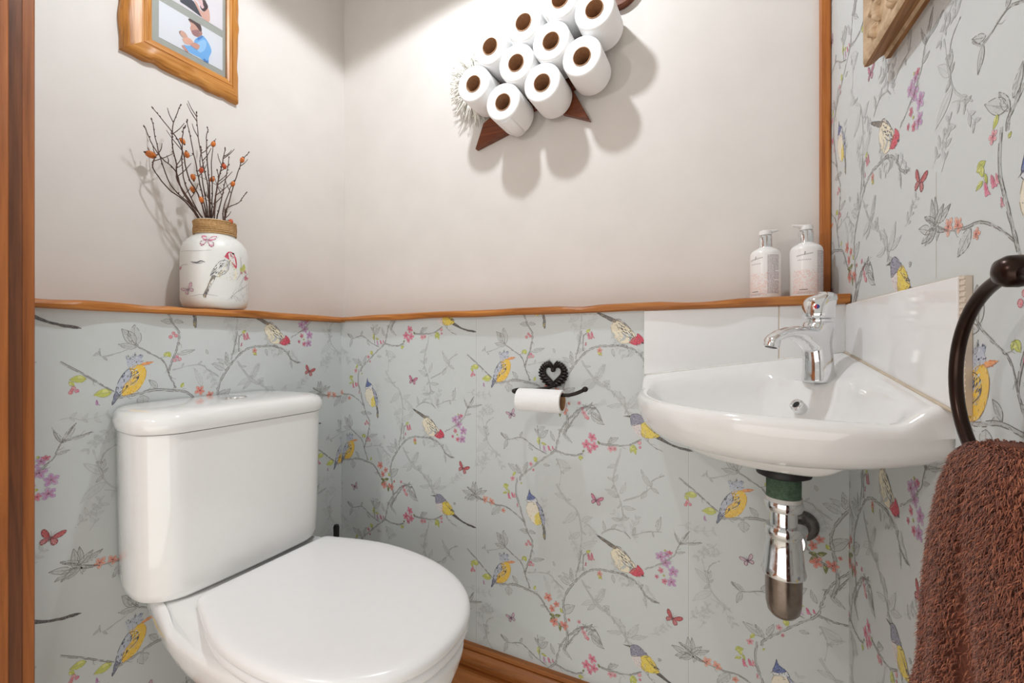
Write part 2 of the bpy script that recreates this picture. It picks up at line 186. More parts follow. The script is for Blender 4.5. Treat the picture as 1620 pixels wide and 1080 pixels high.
# ------------------------------------------------------------------ printed wallpaper pattern (drawn once per repeat, millimetres)
PAPER = (205, 210, 210)
INK = (80, 68, 62)
def mixc(a, b, t): return tuple(a[i] * (1 - t) + b[i] * t for i in range(3))
HUE = dict(coral=(232, 140, 118), peach=(238, 168, 140), coralpale=(236, 160, 140), pink=(226, 120, 150), pinkpale=(236, 168, 178),
           lilac=(190, 150, 200), lilacpale=(206, 172, 206), rose=(214, 130, 144), lime=(196, 202, 92), green=(122, 128, 60),
           yellow=(222, 200, 96), red=(206, 84, 88), plum=(150, 100, 130))
def pip(p, poly):
    x, y = p; ins = False; n = len(poly)
    for i in range(n):
        a = poly[i]; b = poly[i - 1]
        if (a[1] > y) != (b[1] > y) and x < (b[0] - a[0]) * (y - a[1]) / (b[1] - a[1]) + a[0]: ins = not ins
    return ins
class Art:
    """flat drawing: a list of (layer, colour, polygon)"""
    def __init__(s): s.it = []
    def fill(s, poly, c, layer=1): s.it.append((layer, lin(c), poly))
    def stroke(s, pts, w, c, layer=3, taper=True, k=4, dash=0.):
        q = smoothpath([(x, y, 0) for x, y in pts], k) if len(pts) > 2 else [Vector((x, y, 0)) for x, y in pts]
        n = len(q); L = []; R = []
        for i in range(n):
            t = (q[min(i + 1, n - 1)] - q[max(i - 1, 0)])
            if t.length < 1e-6: t = Vector((1, 0, 0))
            t.normalize(); nn = Vector((-t.y, t.x, 0))
            f = i / (n - 1); ww = (w[0] * (1 - f) + w[1] * f) if isinstance(w, tuple) else w * ((.35 + .65 * math.sin(PI * min(1, max(.06, f)))) if taper else 1)
            L.append((q[i] + nn * ww / 2)[:2]); R.append((q[i] - nn * ww / 2)[:2])
        cl = lin(c)
        for i in range(n - 1):
            if dash and random.random() < dash: continue
            s.it.append((layer, cl, [L[i], R[i], R[i + 1], L[i + 1]]))
    def outline(s, poly, w, c, layer=3, dash=.15):
        s.stroke(list(poly) + [poly[0]], w, c, layer, False, 3, dash)
    def branch(s, pts, w, tone):
        body = mixc(mixc(INK, PAPER, .80), PAPER, tone * .9); ink = mixc(INK, PAPER, min(.86, tone * 1.05))
        q = smoothpath([(x, y, 0) for x, y in pts], 5); n = len(q)
        s.stroke([p[:2] for p in q], (w * 1.0, w * .55), body, 1, False, 1)
        for sg in (-1, 1):
            e = []
            for i in range(n):
                t = (q[min(i + 1, n - 1)] - q[max(i - 1, 0)]).normalized(); f = i / (n - 1)
                e.append((q[i] + Vector((-t.y, t.x, 0)) * sg * w * (1 - .45 * f) * (.5 + random.uniform(-.1, .16)))[:2])
            s.stroke(e, .75 if tone < .5 else .5, ink, 3, False, 1, .34)
        for i in range(n - 1):                                     # bark hatching
            for _ in range(4 if tone < .4 else 1):
                if random.random() < .7:
                    t = (q[i + 1] - q[i]); o = Vector((-t.y, t.x, 0)).normalized() * random.uniform(-.35, .35) * w
                    a = q[i] + t * random.random() + o; b = a + t.normalized() * random.uniform(1.2, 3.2) + o * .3
                    s.stroke([a[:2], b[:2]], .7, mixc(ink, PAPER, random.uniform(0, .35)), 3)
        if tone < .6:                                              # little side twigs
            for i in range(3, n - 2, 5):
                if random.random() < .45:
                    t = (q[i + 1] - q[i]).normalized(); sg = random.choice((-1, 1)); nn = Vector((-t.y, t.x, 0)) * sg
                    a = q[i]; b = a + (t * .8 + nn) * random.uniform(4, 7); c = b + (t + nn * .3) * random.uniform(3, 6)
                    s.stroke([a[:2], b[:2], c[:2]], (.7, .3), mixc(ink, PAPER, .25), 3)
        else:
            for i in range(2, n - 1, 3):
                if random.random() < .6:
                    t = (q[i + 1] - q[i]).normalized(); sg = random.choice((-1, 1)); nn = Vector((-t.y, t.x, 0)) * sg
                    s.leaf(q[i][:2], (q[i] + (t * .7 + nn) * random.uniform(7, 13))[:2], .28, tone)
    def leaf(s, a, b, wr, tone, c=None):
        a = Vector((a[0], a[1], 0)); b = Vector((b[0], b[1], 0)); t = b - a; L = t.length
        if L < .5: return
        nn = Vector((-t.y, t.x, 0)) / L; W = L * wr * .62
        bend = random.uniform(-.12, .12) * L
        def pt(f, sd): return (a + t * f + nn * (sd * W * math.sin(PI * f ** .8) + bend * f * (1 - f) * 2))[:2]
        fs = [0, .15, .32, .5, .68, .85, 1]
        up = [pt(f, 1) for f in fs]; dn = [pt(f, -1) for f in fs]; mid = [pt(f, 0) for f in fs]
        if c:
            s.fill(up + dn[-2:0:-1], c, 1)
            dk = mixc(c, (70, 70, 30), .45)
            s.stroke(up, .4, dk, 3, False, 1, .35); s.stroke(dn, .4, dk, 3, False, 1, .35); s.stroke(mid, .4, dk, 3)
            s.fill([mid[1], mid[3], dn[3], dn[2]], mixc(c, (244, 240, 190), .4), 2)
            return
        ink = mixc(INK, PAPER, min(.88, tone * 1.05)); 
        s.fill(up + dn[-2:0:-1], mixc(PAPER, INK, .10 * (1 - tone)), 1)
        s.stroke(up, .6, ink, 3, False, 2, .18); s.stroke(dn, .6, ink, 3, False, 2, .18)
        s.stroke(mid, .45, mixc(ink, PAPER, .25), 3)
        for f in (.25, .42, .6, .76):
            for sd in (1, -1):
                if random.random() < .75: s.stroke([pt(f, 0), pt(min(1, f + .13), sd * .75)], .38, mixc(ink, PAPER, .3), 3)
        if tone < .5:
            for _ in range(5):
                f = random.uniform(.2, .85); sd = random.uniform(.1, .85)
                s.stroke([pt(f, sd), pt(min(1, f + .09), sd * .8)], .6, mixc(ink, PAPER, .1), 3)
    def flower(s, x, y, r, col, n=5):
        c = HUE[col]; a0 = random.uniform(0, 6); dk = mixc(c, (120, 30, 50), .55)
        for k in range(n):
            a = a0 + k * 2 * PI / n + random.uniform(-.15, .15); rr = r * random.uniform(.85, 1.1)
            def pp(f, sd): return (x + math.cos(a) * rr * f - math.sin(a) * rr * sd, y + math.sin(a) * rr * f + math.cos(a) * rr * sd)
            pet = [pp(.08, .06), pp(.45, .30), pp(.8, .28), pp(1.0, .06), pp(.96, -.06), pp(.78, -.28), pp(.45, -.28), pp(.08, -.06)]
            s.fill(pet, mixc(c, PAPER, random.uniform(.05, .4)), 1)
            s.fill([pp(.1, .05), pp(.5, .14), pp(.75, 0), pp(.5, -.12), pp(.1, -.05)], mixc(c, (210, 60, 70), .25), 2)
            s.outline(pet, .38, mixc(dk, PAPER, .15), 3, .35)
            s.stroke([pp(.1, 0), pp(.7, random.uniform(-.1, .1))], .45, dk, 3)
        s.fill([(x + math.cos(k * PI / 3) * r * .13, y + math.sin(k * PI / 3) * r * .13) for k in range(6)], mixc(dk, (60, 30, 30), .4), 4)
    def bell(s, x, y, L, col):
        c = HUE[col]; dk = mixc(c, (110, 30, 60), .5); a = random.uniform(-.35, .15)
        def pp(f, sd): return (x + math.sin(a) * -L * f + sd * L, y - math.cos(a) * L * f)
        pet = [pp(0, 0), pp(.25, .16), pp(.7, .18), pp(1.0, .32), pp(.9, .05), pp(1.0, -.05), pp(.92, -.2), pp(.65, -.18), pp(.25, -.14)]
        s.fill(pet, mixc(c, PAPER, .12), 1); s.outline(pet, .4, dk, 3, .3)
        s.fill([pp(.1, .02), pp(.5, .1), pp(.8, .06), pp(.5, -.03)], mixc(c, (200, 40, 90), .45), 2)
        for sd in (-.08, .06): s.stroke([pp(.1, sd * .4), pp(.85, sd)], .45, dk, 3)
    def berry(s, x, y, r):
        c = random.choice(((222, 96, 130), (232, 140, 150), (224, 110, 120)))
        ring = [(x + math.cos(k * PI / 5) * r, y + math.sin(k * PI / 5) * r) for k in range(10)]
        s.fill(ring, mixc(c, PAPER, .45), 1); s.outline(ring, .7, mixc(c, (150, 20, 60), .35), 3, .1)
        s.fill([(x + .2 * r + math.cos(k * PI / 3) * r * .4, y - .2 * r + math.sin(k * PI / 3) * r * .4) for k in range(6)], c, 2)
    def butterfly(s, x, y, r, kind, rot):
        cols = dict(pink=((226, 140, 168), (120, 40, 80)), plum=((226, 200, 214), (92, 40, 78)), red=((206, 92, 94), (130, 34, 48)))
        c, dk = cols[kind]; R_ = math.radians(rot); cs, sn = math.cos(R_), math.sin(R_)
        def T(px, py): return (x + (px * cs - py * sn) * r, y + (px * sn + py * cs) * r)
        for sd, sc in ((-1, .95), (1, 1.05)):
            up = [T(sd * px * sc, py) for px, py in ((.04, .05), (.25, .38), (.6, .72), (.92, .82), (1.0, .62), (.82, .25), (.45, .02))]
            lo = [T(sd * px * sc, py) for px, py in ((.04, -.02), (.4, -.02), (.66, -.18), (.7, -.45), (.5, -.66), (.28, -.55), (.1, -.25))]
            for w, cc in ((up, c), (lo, mixc(c, PAPER, .3))):
                s.fill(w, cc, 1); s.outline(w, .75, dk, 3, .05)
                cx = sum(p[0] for p in w) / len(w); cy = sum(p[1] for p in w) / len(w)
                for p in w[1:]: s.stroke([w[0], ((w[0][0] + p[0] * 1.6) / 2.6, (w[0][1] + p[1] * 1.6) / 2.6), p], .45, mixc(dk, c, .15), 3)
                for p in w[2:6]:
                    s.fill([((p[0] * .8 + cx * .2) + math.cos(k * 1.57) * r * .06, (p[1] * .8 + cy * .2) + math.sin(k * 1.57) * r * .06) for k in range(4)], dk if kind != 'plum' else (178, 60, 90), 4)
        s.stroke([T(0, .22), T(0, 0), T(.0, -.35)], (1.5, .7), mixc(dk, (30, 20, 20), .5), 4)
        for sd in (-1, 1): s.stroke([T(0, .2), T(sd * .12, .5), T(sd * .25, .72)], .35, dk, 3)
    def hatch(s, poly, n, d, cols, ln=(2.2, 5), w=.95, layer=3):
        xs = [p[0] for p in poly]; ys = [p[1] for p in poly]
        k = 0; tries = 0; n = int(n * .85)
        while k < n and tries < n * 12:
            tries += 1
            p = (random.uniform(min(xs), max(xs)), random.uniform(min(ys), max(ys)))
            if not pip(p, poly): continue
            a = d + random.uniform(-.35, .35); L = random.uniform(*ln)
            q = (p[0] + math.cos(a) * L, p[1] + math.sin(a) * L)
            s.stroke([p, ((p[0] + q[0]) / 2 + random.uniform(-.3, .3), (p[1] + q[1]) / 2 + .3), q], w, random.choice(cols), layer)
            k += 1
    def feathered(s, poly, c, hcols, n, d, edge=None, **kw):
        q = [tuple(v[:2]) for v in smoothpath([(x, y, 0) for x, y in list(poly) + [poly[0]]], 3)][:-1]
        s.fill(q, c, 1); s.hatch(q, n, d, hcols, **kw)
        if edge: s.outline(poly, .9, edge, 3, .3)

def centre(p): return (sum(q[0] for q in p) / len(p), sum(q[1] for q in p) / len(p))
def draw_tile():
    A = Art(); T = TILE
    for p, w, t in T['br']: A.branch(p, w, t)
    rs = random.getstate(); random.seed(31)
    for k in range(17):
        x = random.uniform(0, 530); y = random.uniform(-60, 200); a = random.uniform(0, 2 * PI); L = random.uniform(40, 80)
        q = [(x, y)]
        for i in range(4): a += random.uniform(-.5, .5); q.append((q[-1][0] + math.cos(a) * L / 4, q[-1][1] + math.sin(a) * L / 4))
        t = random.uniform(.80, .88); A.stroke(q, (1.1, .5), mixc(INK, PAPER, t), 1, dash=.12)
        for i in range(1, 5):
            for sg in (-1, 1):
                b = a + sg * random.uniform(.5, 1.1); l = random.uniform(9, 16); A.leaf(q[i], (q[i][0] + math.cos(b) * l, q[i][1] + math.sin(b) * l), .3, t)
    random.setstate(rs)
    for x, y, x2, y2, wr, t in T['lf']: A.leaf((x, y), (x2, y2), wr, t)
    for x, y, x2, y2, wr, c in T['cl']: A.leaf((x, y), (x2, y2), wr, 0, HUE[c])
    for x, y, L, c in T['bell']: A.bell(x, y, L, c)
    for x, y, r, c in T['fl']: A.flower(x, y, r, c)
    for x, y, r in T['berry']: A.berry(x, y, r)
    for x, y, r, k, a in T['bf']: A.butterfly(x, y, r, k, a)
    sl = (152, 158, 176); dk = (50, 50, 66); br = (70, 52, 40)
    a = T['A']                                                          # crested bird with a yellow breast
    A.feathered(a['tail'], (116, 120, 142), [dk, (180, 186, 200)], 12, 1.2, dk)
    A.feathered(a['body'], (240, 196, 60), [(214, 150, 40), (248, 222, 110), (200, 140, 30), (250, 236, 160)], 46, 1.3, (196, 140, 50))
    A.feathered(a['crest'], (168, 176, 196), [dk, (90, 98, 126)], 22, 1.1, None, ln=(1.5, 3.4))
    A.feathered(a['head'], (190, 196, 210), [dk, (84, 92, 122), (225, 228, 234)], 26, .8, None, ln=(1.2, 3), w=1.2)
    A.feathered(a['wing'], (186, 192, 206), [dk, dk, (70, 76, 104), (216, 220, 228)], 44, 1.0, dk, ln=(3, 7), w=1.5)
    A.feathered(a['beak'], (240, 164, 96), [(222, 120, 60)], 5, 0, (214, 130, 80))
    e = centre(a['head']); A.fill([(e[0] + 2.4 + math.cos(k) * 1.1, e[1] - .4 + math.sin(k) * 1.1) for k in range(6)], (24, 22, 26), 5)
    b = T['B']                                                          # red headed bird leaning down
    A.feathered(b['tail'], (112, 104, 96), [dk, (196, 176, 140)], 16, -.7, dk)
    A.feathered(b['body'], (236, 226, 200), [(198, 184, 150), (150, 140, 124), (250, 244, 226)], 40, -.7, (176, 160, 130))
    A.feathered(b['wing'], (196, 192, 186), [dk, dk, (232, 226, 210), (80, 76, 84)], 40, -.8, dk, ln=(4, 9), w=1.6)
    A.feathered(b['head'], (206, 42, 76), [(160, 20, 50), (232, 90, 110)], 26, -.5, (150, 24, 50))
    A.fill(b['beak'], dk, 5); e = centre(b['head']); A.fill([(e[0] + 3.5 + math.cos(k) * 1.0, e[1] + .5 + math.sin(k) * 1.0) for k in range(6)], (24, 22, 26), 5)
    c = T['C']                                                          # slate headed bird with a long tail
    A.feathered(c['tail'], (84, 74, 70), [dk, (130, 116, 104)], 20, -.5, dk)
    A.feathered(c['breast'], (224, 214, 212), [(186, 172, 180), (240, 232, 226), (160, 150, 160)], 30, -.9, None)
    A.feathered(c['belly'], (234, 208, 70), [(206, 176, 40), (246, 230, 130), (190, 160, 50)], 40, -.6, (190, 160, 60))
    A.feathered(c['wing'], (140, 124, 104), [br, dk, (220, 200, 130)], 22, -.6, br, ln=(3, 7), w=1.4)
    A.feathered(c['head'], (142, 140, 160), [dk, (70, 70, 92), (196, 196, 212)], 40, -.4, dk, ln=(1.5, 3.2), w=1.3)
    A.fill(c['beak'], (90, 84, 76), 4); A.stroke([c['beak'][0], c['beak'][1]], .6, dk, 5)
    e = centre(c['head']); A.fill([(e[0] - 3.5 + math.cos(k) * .9, e[1] + 1.2 + math.sin(k) * .9) for k in range(6)], (20, 18, 22), 5)
    d = T['D']                                                          # blue crested bird, upright
    A.feathered(d['tail'], (112, 112, 118), [dk, (222, 200, 90)], 14, -1.5, dk)
    A.feathered(d['body'], (236, 228, 208), [(190, 176, 150), (140, 128, 118), (250, 246, 232)], 44, -1.3, (170, 156, 130), ln=(1, 2.4))
    A.feathered(d['belly'], (236, 214, 96), [(206, 180, 60), (248, 236, 160)], 24, -1.3, None)
    A.feathered(d['wing'], (162, 168, 192), [dk, (60, 66, 110), (210, 214, 226)], 34, -1.2, dk, ln=(3, 7), w=1.4)
    A.feathered(d['head'], (222, 224, 228), [dk, (90, 100, 140)], 18, .3, dk, ln=(1, 2.5))
    A.feathered(d['crest'], (92, 108, 166), [(50, 60, 110), (140, 154, 200)], 22, 1.3, (50, 56, 90), ln=(1.5, 3))
    A.stroke([(d['head'][0][0] - 2.5, d['head'][0][1] - 1.0), (d['head'][1][0] + 1, d['head'][1][1] - 2)], 1.2, dk, 5)
    e = centre(d['head']); A.fill([(e[0] - 1 + math.cos(k) * 1.0, e[1] + math.sin(k) * 1.0) for k in range(6)], (20, 18, 22), 5)
    return A.it

def clip(poly, x0, x1, y0, y1):
    for ax, lim, sg in ((0, x0, 1), (0, x1, -1), (1, y0, 1), (1, y1, -1)):
        if not poly: return poly
        if all((p[ax] - lim) * sg >= 0 for p in poly): continue
        out = []
        for i in range(len(poly)):
            a = poly[i - 1]; b = poly[i]; ia = (a[ax] - lim) * sg >= 0; ib = (b[ax] - lim) * sg >= 0
            if ia != ib:
                t = (lim - a[ax]) / (b[ax] - a[ax]); out.append((a[0] + (b[0] - a[0]) * t, a[1] + (b[1] - a[1]) * t))
            if ib: out.append(b)
        poly = out
    return poly
TW_, TH_ = .530, .5145                                # the repeat, with a half drop
def paper_wall(mb, fr, rect, org, sc, items, m):
    """print the repeat over a rectangle of wall; fr(u, v, lift) gives the point"""
    x0, x1, y0, y1 = rect; sx, sy = sc
    for i in range(-4, 5):
        for j in range(-5, 6):
            ox = org[0] + i * TW_ * sx; oy = org[1] + (j + (.5 if i % 2 else 0)) * TH_ * sy
            if ox + .62 < x0 or ox - .2 > x1 or oy + .75 < y0 or oy - .35 > y1: continue
            for n_, (layer, c, poly) in enumerate(items):
                q = [(ox + px * .001 * sx, oy + py * .001 * sy) for px, py in poly]
                if max(p[0] for p in q) < x0 or min(p[0] for p in q) > x1 or max(p[1] for p in q) < y0 or min(p[1] for p in q) > y1: continue
                q = clip(q, x0, x1, y0, y1)
                if len(q) >= 3: mb.poly([fr(u, v, .00010 + .00009 * layer + (n_ % 61) * .0000013) for u, v in q], m, c)
# ---- drawings for the photographs and the twig paths (metres)
PHOTO=[('hair',(74,52,54),[(-0.3787,1.6928),(-0.37,1.6994),(-0.3594,1.7014),(-0.3505,1.6966),(-0.3468,1.6855),(-0.3487,1.6777),(-0.3541,1.6801),(-0.3576,1.6842),(-0.3615,1.6874),(-0.3682,1.6888),(-0.3761,1.6887)]),('skin',(206,156,140),[(-0.3761,1.6883),(-0.3682,1.6888),(-0.3615,1.6874),(-0.3576,1.6842),(-0.3537,1.6798),(-0.3512,1.6733),(-0.3555,1.6627),(-0.363,1.6595),(-0.3682,1.661),(-0.3717,1.666),(-0.3745,1.6736),(-0.3721,1.6808)]),('beard',(158,112,112),[(-0.3714,1.6681),(-0.3647,1.6735),(-0.3576,1.6788),(-0.3523,1.6784),(-0.3515,1.6727),(-0.3555,1.6627),(-0.363,1.6595),(-0.3682,1.661)]),('neck',(170,118,108),[(-0.3583,1.6617),(-0.3512,1.6752),(-0.3483,1.6827),(-0.3461,1.6741),(-0.3541,1.6616)]),('shirt',(112,174,228),[(-0.3621,1.653),(-0.3465,1.6712),(-0.3359,1.6672),(-0.3266,1.6553),(-0.3236,1.6434),(-0.3299,1.6243),(-0.3311,1.6085),(-0.3414,1.6101),(-0.3541,1.6125),(-0.3752,1.6118),(-0.3855,1.6166),(-0.3892,1.6226),(-0.3804,1.6256),(-0.3682,1.6327),(-0.3576,1.6418),(-0.3654,1.6423)]),('shirtlit',(150,198,238),[(-0.3576,1.6466),(-0.3432,1.6628),(-0.3359,1.6595),(-0.3396,1.64),(-0.3505,1.626),(-0.3594,1.6304)]),('collar',(70,124,190),[(-0.358,1.6568),(-0.3465,1.6712),(-0.3454,1.6669),(-0.3558,1.6533)]),('fold',(60,120,190),[(-0.3439,1.6144),(-0.3396,1.6165),(-0.3359,1.6132),(-0.3322,1.6172),(-0.3311,1.6085),(-0.3414,1.6101)]),('babyhead',(206,160,140),[(-0.3993,1.6478),(-0.396,1.6528),(-0.3919,1.655),(-0.3855,1.6541),(-0.38,1.6474),(-0.3835,1.6412),(-0.3906,1.6395),(-0.3963,1.6434)]),('babyhair',(140,106,96),[(-0.3993,1.6478),(-0.396,1.6528),(-0.395,1.6516),(-0.397,1.6467),(-0.3963,1.6434)]),('baby',(222,170,148),[(-0.3923,1.6348),(-0.3821,1.6451),(-0.3714,1.6459),(-0.3672,1.6409),(-0.3752,1.632),(-0.3855,1.6278)]),('hand',(208,150,132),[(-0.3752,1.6333),(-0.3647,1.6424),(-0.3523,1.6422),(-0.3569,1.6295),(-0.3647,1.6288),(-0.3717,1.6303)]),('lowhand',(204,146,130),[(-0.3936,1.6185),(-0.3889,1.6206),(-0.3804,1.6144),(-0.3783,1.6096),(-0.3872,1.6119)])]
PHOTO_UP=[('dress',(44,50,66),[(-0.3973,1.7259),(-0.37,1.7445),(-0.3576,1.7339),(-0.3458,1.7176),(-0.3647,1.7194),(-0.3838,1.7217),(-0.3948,1.7221)]),('arm',(214,166,150),[(-0.3654,1.7476),(-0.3576,1.7453),(-0.3505,1.7329),(-0.3414,1.7351),(-0.3322,1.7508),(-0.3273,1.7346),(-0.3299,1.715),(-0.3458,1.7169),(-0.3576,1.7339)]),('top',(58,38,46),[(-0.3465,1.7604),(-0.3396,1.7651),(-0.3355,1.7602),(-0.3318,1.7518),(-0.3414,1.7347),(-0.3512,1.7401)]),('wrap',(226,188,190),[(-0.3576,1.7529),(-0.3465,1.7604),(-0.3439,1.7506),(-0.3414,1.7447),(-0.3468,1.7391),(-0.3512,1.7458)])]
TWIGS=[([(-0.049,-0.3825,1.1706),(-0.0533,-0.3845,1.1944),(-0.0577,-0.4191,1.2511),(-0.062,-0.4315,1.2938),(-0.0663,-0.4556,1.3133),(-0.0707,-0.473,1.3387),(-0.075,-0.4854,1.3733)],[]),([(-0.049,-0.3847,1.1701),(-0.0558,-0.3854,1.1945),(-0.0627,-0.4101,1.2289),(-0.0695,-0.442,1.2505),(-0.0763,-0.4684,1.2881),(-0.0832,-0.4631,1.3157),(-0.09,-0.4567,1.3261)],[(-0.09,-0.4677,1.3229,1)]),([(-0.049,-0.3734,1.1727),(-0.0491,-0.3756,1.1913),(-0.0493,-0.4022,1.2222),(-0.0494,-0.4338,1.2682),(-0.0496,-0.4358,1.3038),(-0.0497,-0.4439,1.3461),(-0.0499,-0.4438,1.3867),(-0.05,-0.4282,1.4428)],[]),([(-0.049,-0.3712,1.1732),(-0.0458,-0.3739,1.1913),(-0.0427,-0.3927,1.2474),(-0.0395,-0.4161,1.2815),(-0.0363,-0.4345,1.3472),(-0.0332,-0.4642,1.3789),(-0.03,-0.4905,1.402)],[(-0.03,-0.4337,1.3553,0)]),([(-0.049,-0.3675,1.174),(-0.0512,-0.3676,1.1935),(-0.0534,-0.38,1.2622),(-0.0556,-0.39,1.3163),(-0.0578,-0.4019,1.3828),(-0.06,-0.4085,1.4179)],[(-0.06,-0.4085,1.3395,0)]),([(-0.049,-0.3633,1.1749),(-0.0432,-0.3676,1.1925),(-0.0374,-0.3733,1.2619),(-0.0316,-0.3901,1.3262),(-0.0258,-0.4021,1.3764),(-0.02,-0.4097,1.4262)],[(-0.03,-0.3932,1.3029,0)]),([(-0.049,-0.3615,1.1754),(-0.0532,-0.3595,1.1957),(-0.0574,-0.3594,1.2787),(-0.0616,-0.3616,1.3418),(-0.0658,-0.3615,1.3912),(-0.07,-0.3558,1.4251)],[(-0.06,-0.395,1.2907,0)]),([(-0.049,-0.3582,1.1761),(-0.0468,-0.3609,1.1945),(-0.0445,-0.3599,1.2573),(-0.0422,-0.3635,1.3232),(-0.04,-0.3616,1.3716)],[(-0.04,-0.3602,1.3794,0)]),([(-0.049,-0.3526,1.1774),(-0.0412,-0.3572,1.1948),(-0.0334,-0.3571,1.2661),(-0.0256,-0.3523,1.3146),(-0.0178,-0.35,1.343),(-0.01,-0.35,1.3647)],[(-0.015,-0.3493,1.325,0)]),([(-0.049,-0.3478,1.1784),(-0.0568,-0.3432,1.2),(-0.0645,-0.3289,1.2443),(-0.0722,-0.3118,1.3108),(-0.08,-0.2968,1.376)],[(-0.05,-0.3567,1.2969,0)]),([(-0.049,-0.331,1.1822),(-0.0452,-0.3308,1.1991),(-0.0414,-0.3233,1.2427),(-0.0376,-0.3056,1.3174),(-0.0338,-0.2927,1.3617),(-0.03,-0.2783,1.3866)],[(-0.03,-0.2951,1.3626,0)]),([(-0.049,-0.3285,1.1828),(-0.0517,-0.3244,1.204),(-0.0545,-0.3202,1.2353),(-0.0573,-0.2879,1.2596),(-0.06,-0.2649,1.2915)],[(-0.01,-0.337,1.1926,0)]),([(-0.049,-0.3324,1.1819),(-0.0468,-0.3323,1.199),(-0.0445,-0.3337,1.2304),(-0.0422,-0.3203,1.2785),(-0.04,-0.3142,1.295)],[(-0.04,-0.3127,1.298,0)]),([(-0.049,-0.3825,1.1706),(-0.0592,-0.3799,1.1914),(-0.0694,-0.3956,1.2267),(-0.0796,-0.4328,1.264),(-0.0898,-0.4521,1.3369),(-0.1,-0.4602,1.4061)],[(-0.05,-0.4018,1.2584,0)]),([(-0.049,-0.3573,1.1763),(-0.038,-0.3646,1.1926),(-0.027,-0.3655,1.2293),(-0.016,-0.3628,1.2857),(-0.005,-0.3717,1.3046)],[(-0.02,-0.3988,1.2308,0)]),([(-0.049,-0.3748,1.1723),(-0.0432,-0.3799,1.1895),(-0.0374,-0.4,1.2119),(-0.0316,-0.4308,1.2754),(-0.0258,-0.4359,1.3626),(-0.02,-0.4341,1.3846)],[]),([(-0.049,-0.3647,1.1746),(-0.0493,-0.3664,1.1935),(-0.0495,-0.3731,1.2493),(-0.0497,-0.3843,1.3173),(-0.05,-0.3819,1.3633)],[])]
# ------------------------------------------------------------------ materials
M_plaster = plain('cream_plaster', (220, 215, 210), .62, var=.012, nscale=9, bmp=.03, bdist=.002)
M_paper = printed('bird_wallpaper', .42, .35, PAPER)
M_ceil = plain('white_ceiling', (232, 230, 226), .8, var=.01)
M_floor = plain('pale_bounce_floor', (226, 219, 206), .45, var=.02, nscale=30)  # unseen floor, made pale to bounce light up onto the lower walls
M_oak_x = wood('honey_oak', (112, 62, 18), (168, 100, 36), (196, 128, 56), 0, 1.3, .42)
M_oak_y = wood('honey_oak_side', (112, 62, 18), (168, 100, 36), (196, 128, 56), 1, 1.3, .42)
M_oak_z = wood('honey_oak_upright', (120, 62, 20), (168, 96, 36), (190, 118, 52), 2, 1.1, .45)
M_pine_z = wood('stained_pine', (92, 46, 16), (142, 80, 34), (166, 98, 46), 2, 1.0, .4)
M_pine_dark = wood('dark_stained_pine', (62, 32, 16), (96, 54, 28), (118, 68, 36), 2, 1.6, .4)
M_skirt = wood('stained_skirting', (100, 56, 22), (150, 90, 40), (178, 112, 56), 0, 1.0, .4)
M_ceramic = plain('white_ceramic', (238, 238, 237), .09, var=.004, coat=.4)
M_seat = plain('white_seat_plastic', (240, 240, 241), .22, var=.004)
M_tile = plain('white_glazed_tile', (236, 236, 236), .08, var=.006, nscale=6, bmp=.02, bdist=.002)
M_grout = plain('cream_grout', (216, 202, 182), .7)
M_chrome, _nt, _b = new_mat('chrome')
_b.inputs['Metallic'].default_value = 1; _b.inputs['Base Color'].default_value = (.80, .81, .82, 1)
_f = noise(_nt, coords(_nt), 140, 5); _r = N_(_nt, 'ShaderNodeMapRange'); _r.inputs['From Min'].default_value = .45; _r.inputs['From Max'].default_value = .8
_r.inputs['To Min'].default_value = .05; _r.inputs['To Max'].default_value = .32
_nt.links.new(_f, _r.inputs['Value']); _nt.links.new(_r.outputs['Result'], _b.inputs['Roughness'])
M_iron = plain('black_wrought_iron', (44, 38, 36), .42, .6, var=.05, nscale=180, bmp=.3, bdist=.0006)
M_bronze = plain('dark_bronze', (52, 36, 30), .28, .75, var=.04, nscale=40)
M_rubber = plain('black_rubber', (22, 22, 22), .5)
M_black = plain('black_plastic', (16, 16, 17), .35)

# ------------------------------------------------------------------ setting
ART = draw_tile()
pc = lin(PAPER)
# back wall: papered boxed-in panel below, plaster set back above it
mb = MB()
mb.box((-.17, 0, 0), (C0.x + .0, .20, .970), 0, pc)
mb.box((-.17, REC, .970), (C0.x + .0, .20, HC), 1)
fr = lambda u, v, d: (u, -d, v)
paper_wall(mb, fr, (.0, C0.x, .10, .9695), (.5653, .3186), (1, 1), ART, 0)
for x in (.4842, 1.0055):
    mb.poly([fr(x - .0006, .1, .0001), fr(x + .0006, .1, .0001), fr(x + .0006, .962, .0001), fr(x - .0006, .962, .0001)], 0, lin((176, 180, 176)))
    mb.poly([fr(x + .0006, .1, .0001), fr(x + .002, .1, .0001), fr(x + .002, .962, .0001), fr(x + .0006, .962, .0001)], 0, lin((216, 221, 218)))
struct(mb.obj('wall_back', [M_paper, M_plaster]))
# left wall, the same build
mb = MB()
mb.box((-.17, -.86, 0), (0, 0, .960), 0, pc)
mb.box((-.17, -.86, .960), (-.12, REC, HC), 1)
fr = lambda u, v, d: (d, u, v)
paper_wall(mb, fr, (-.86, 0, .10, .960), (-.5385, .2995), (1.03, 1.03), ART, 0)
struct(mb.obj('wall_left', [M_paper, M_plaster]))
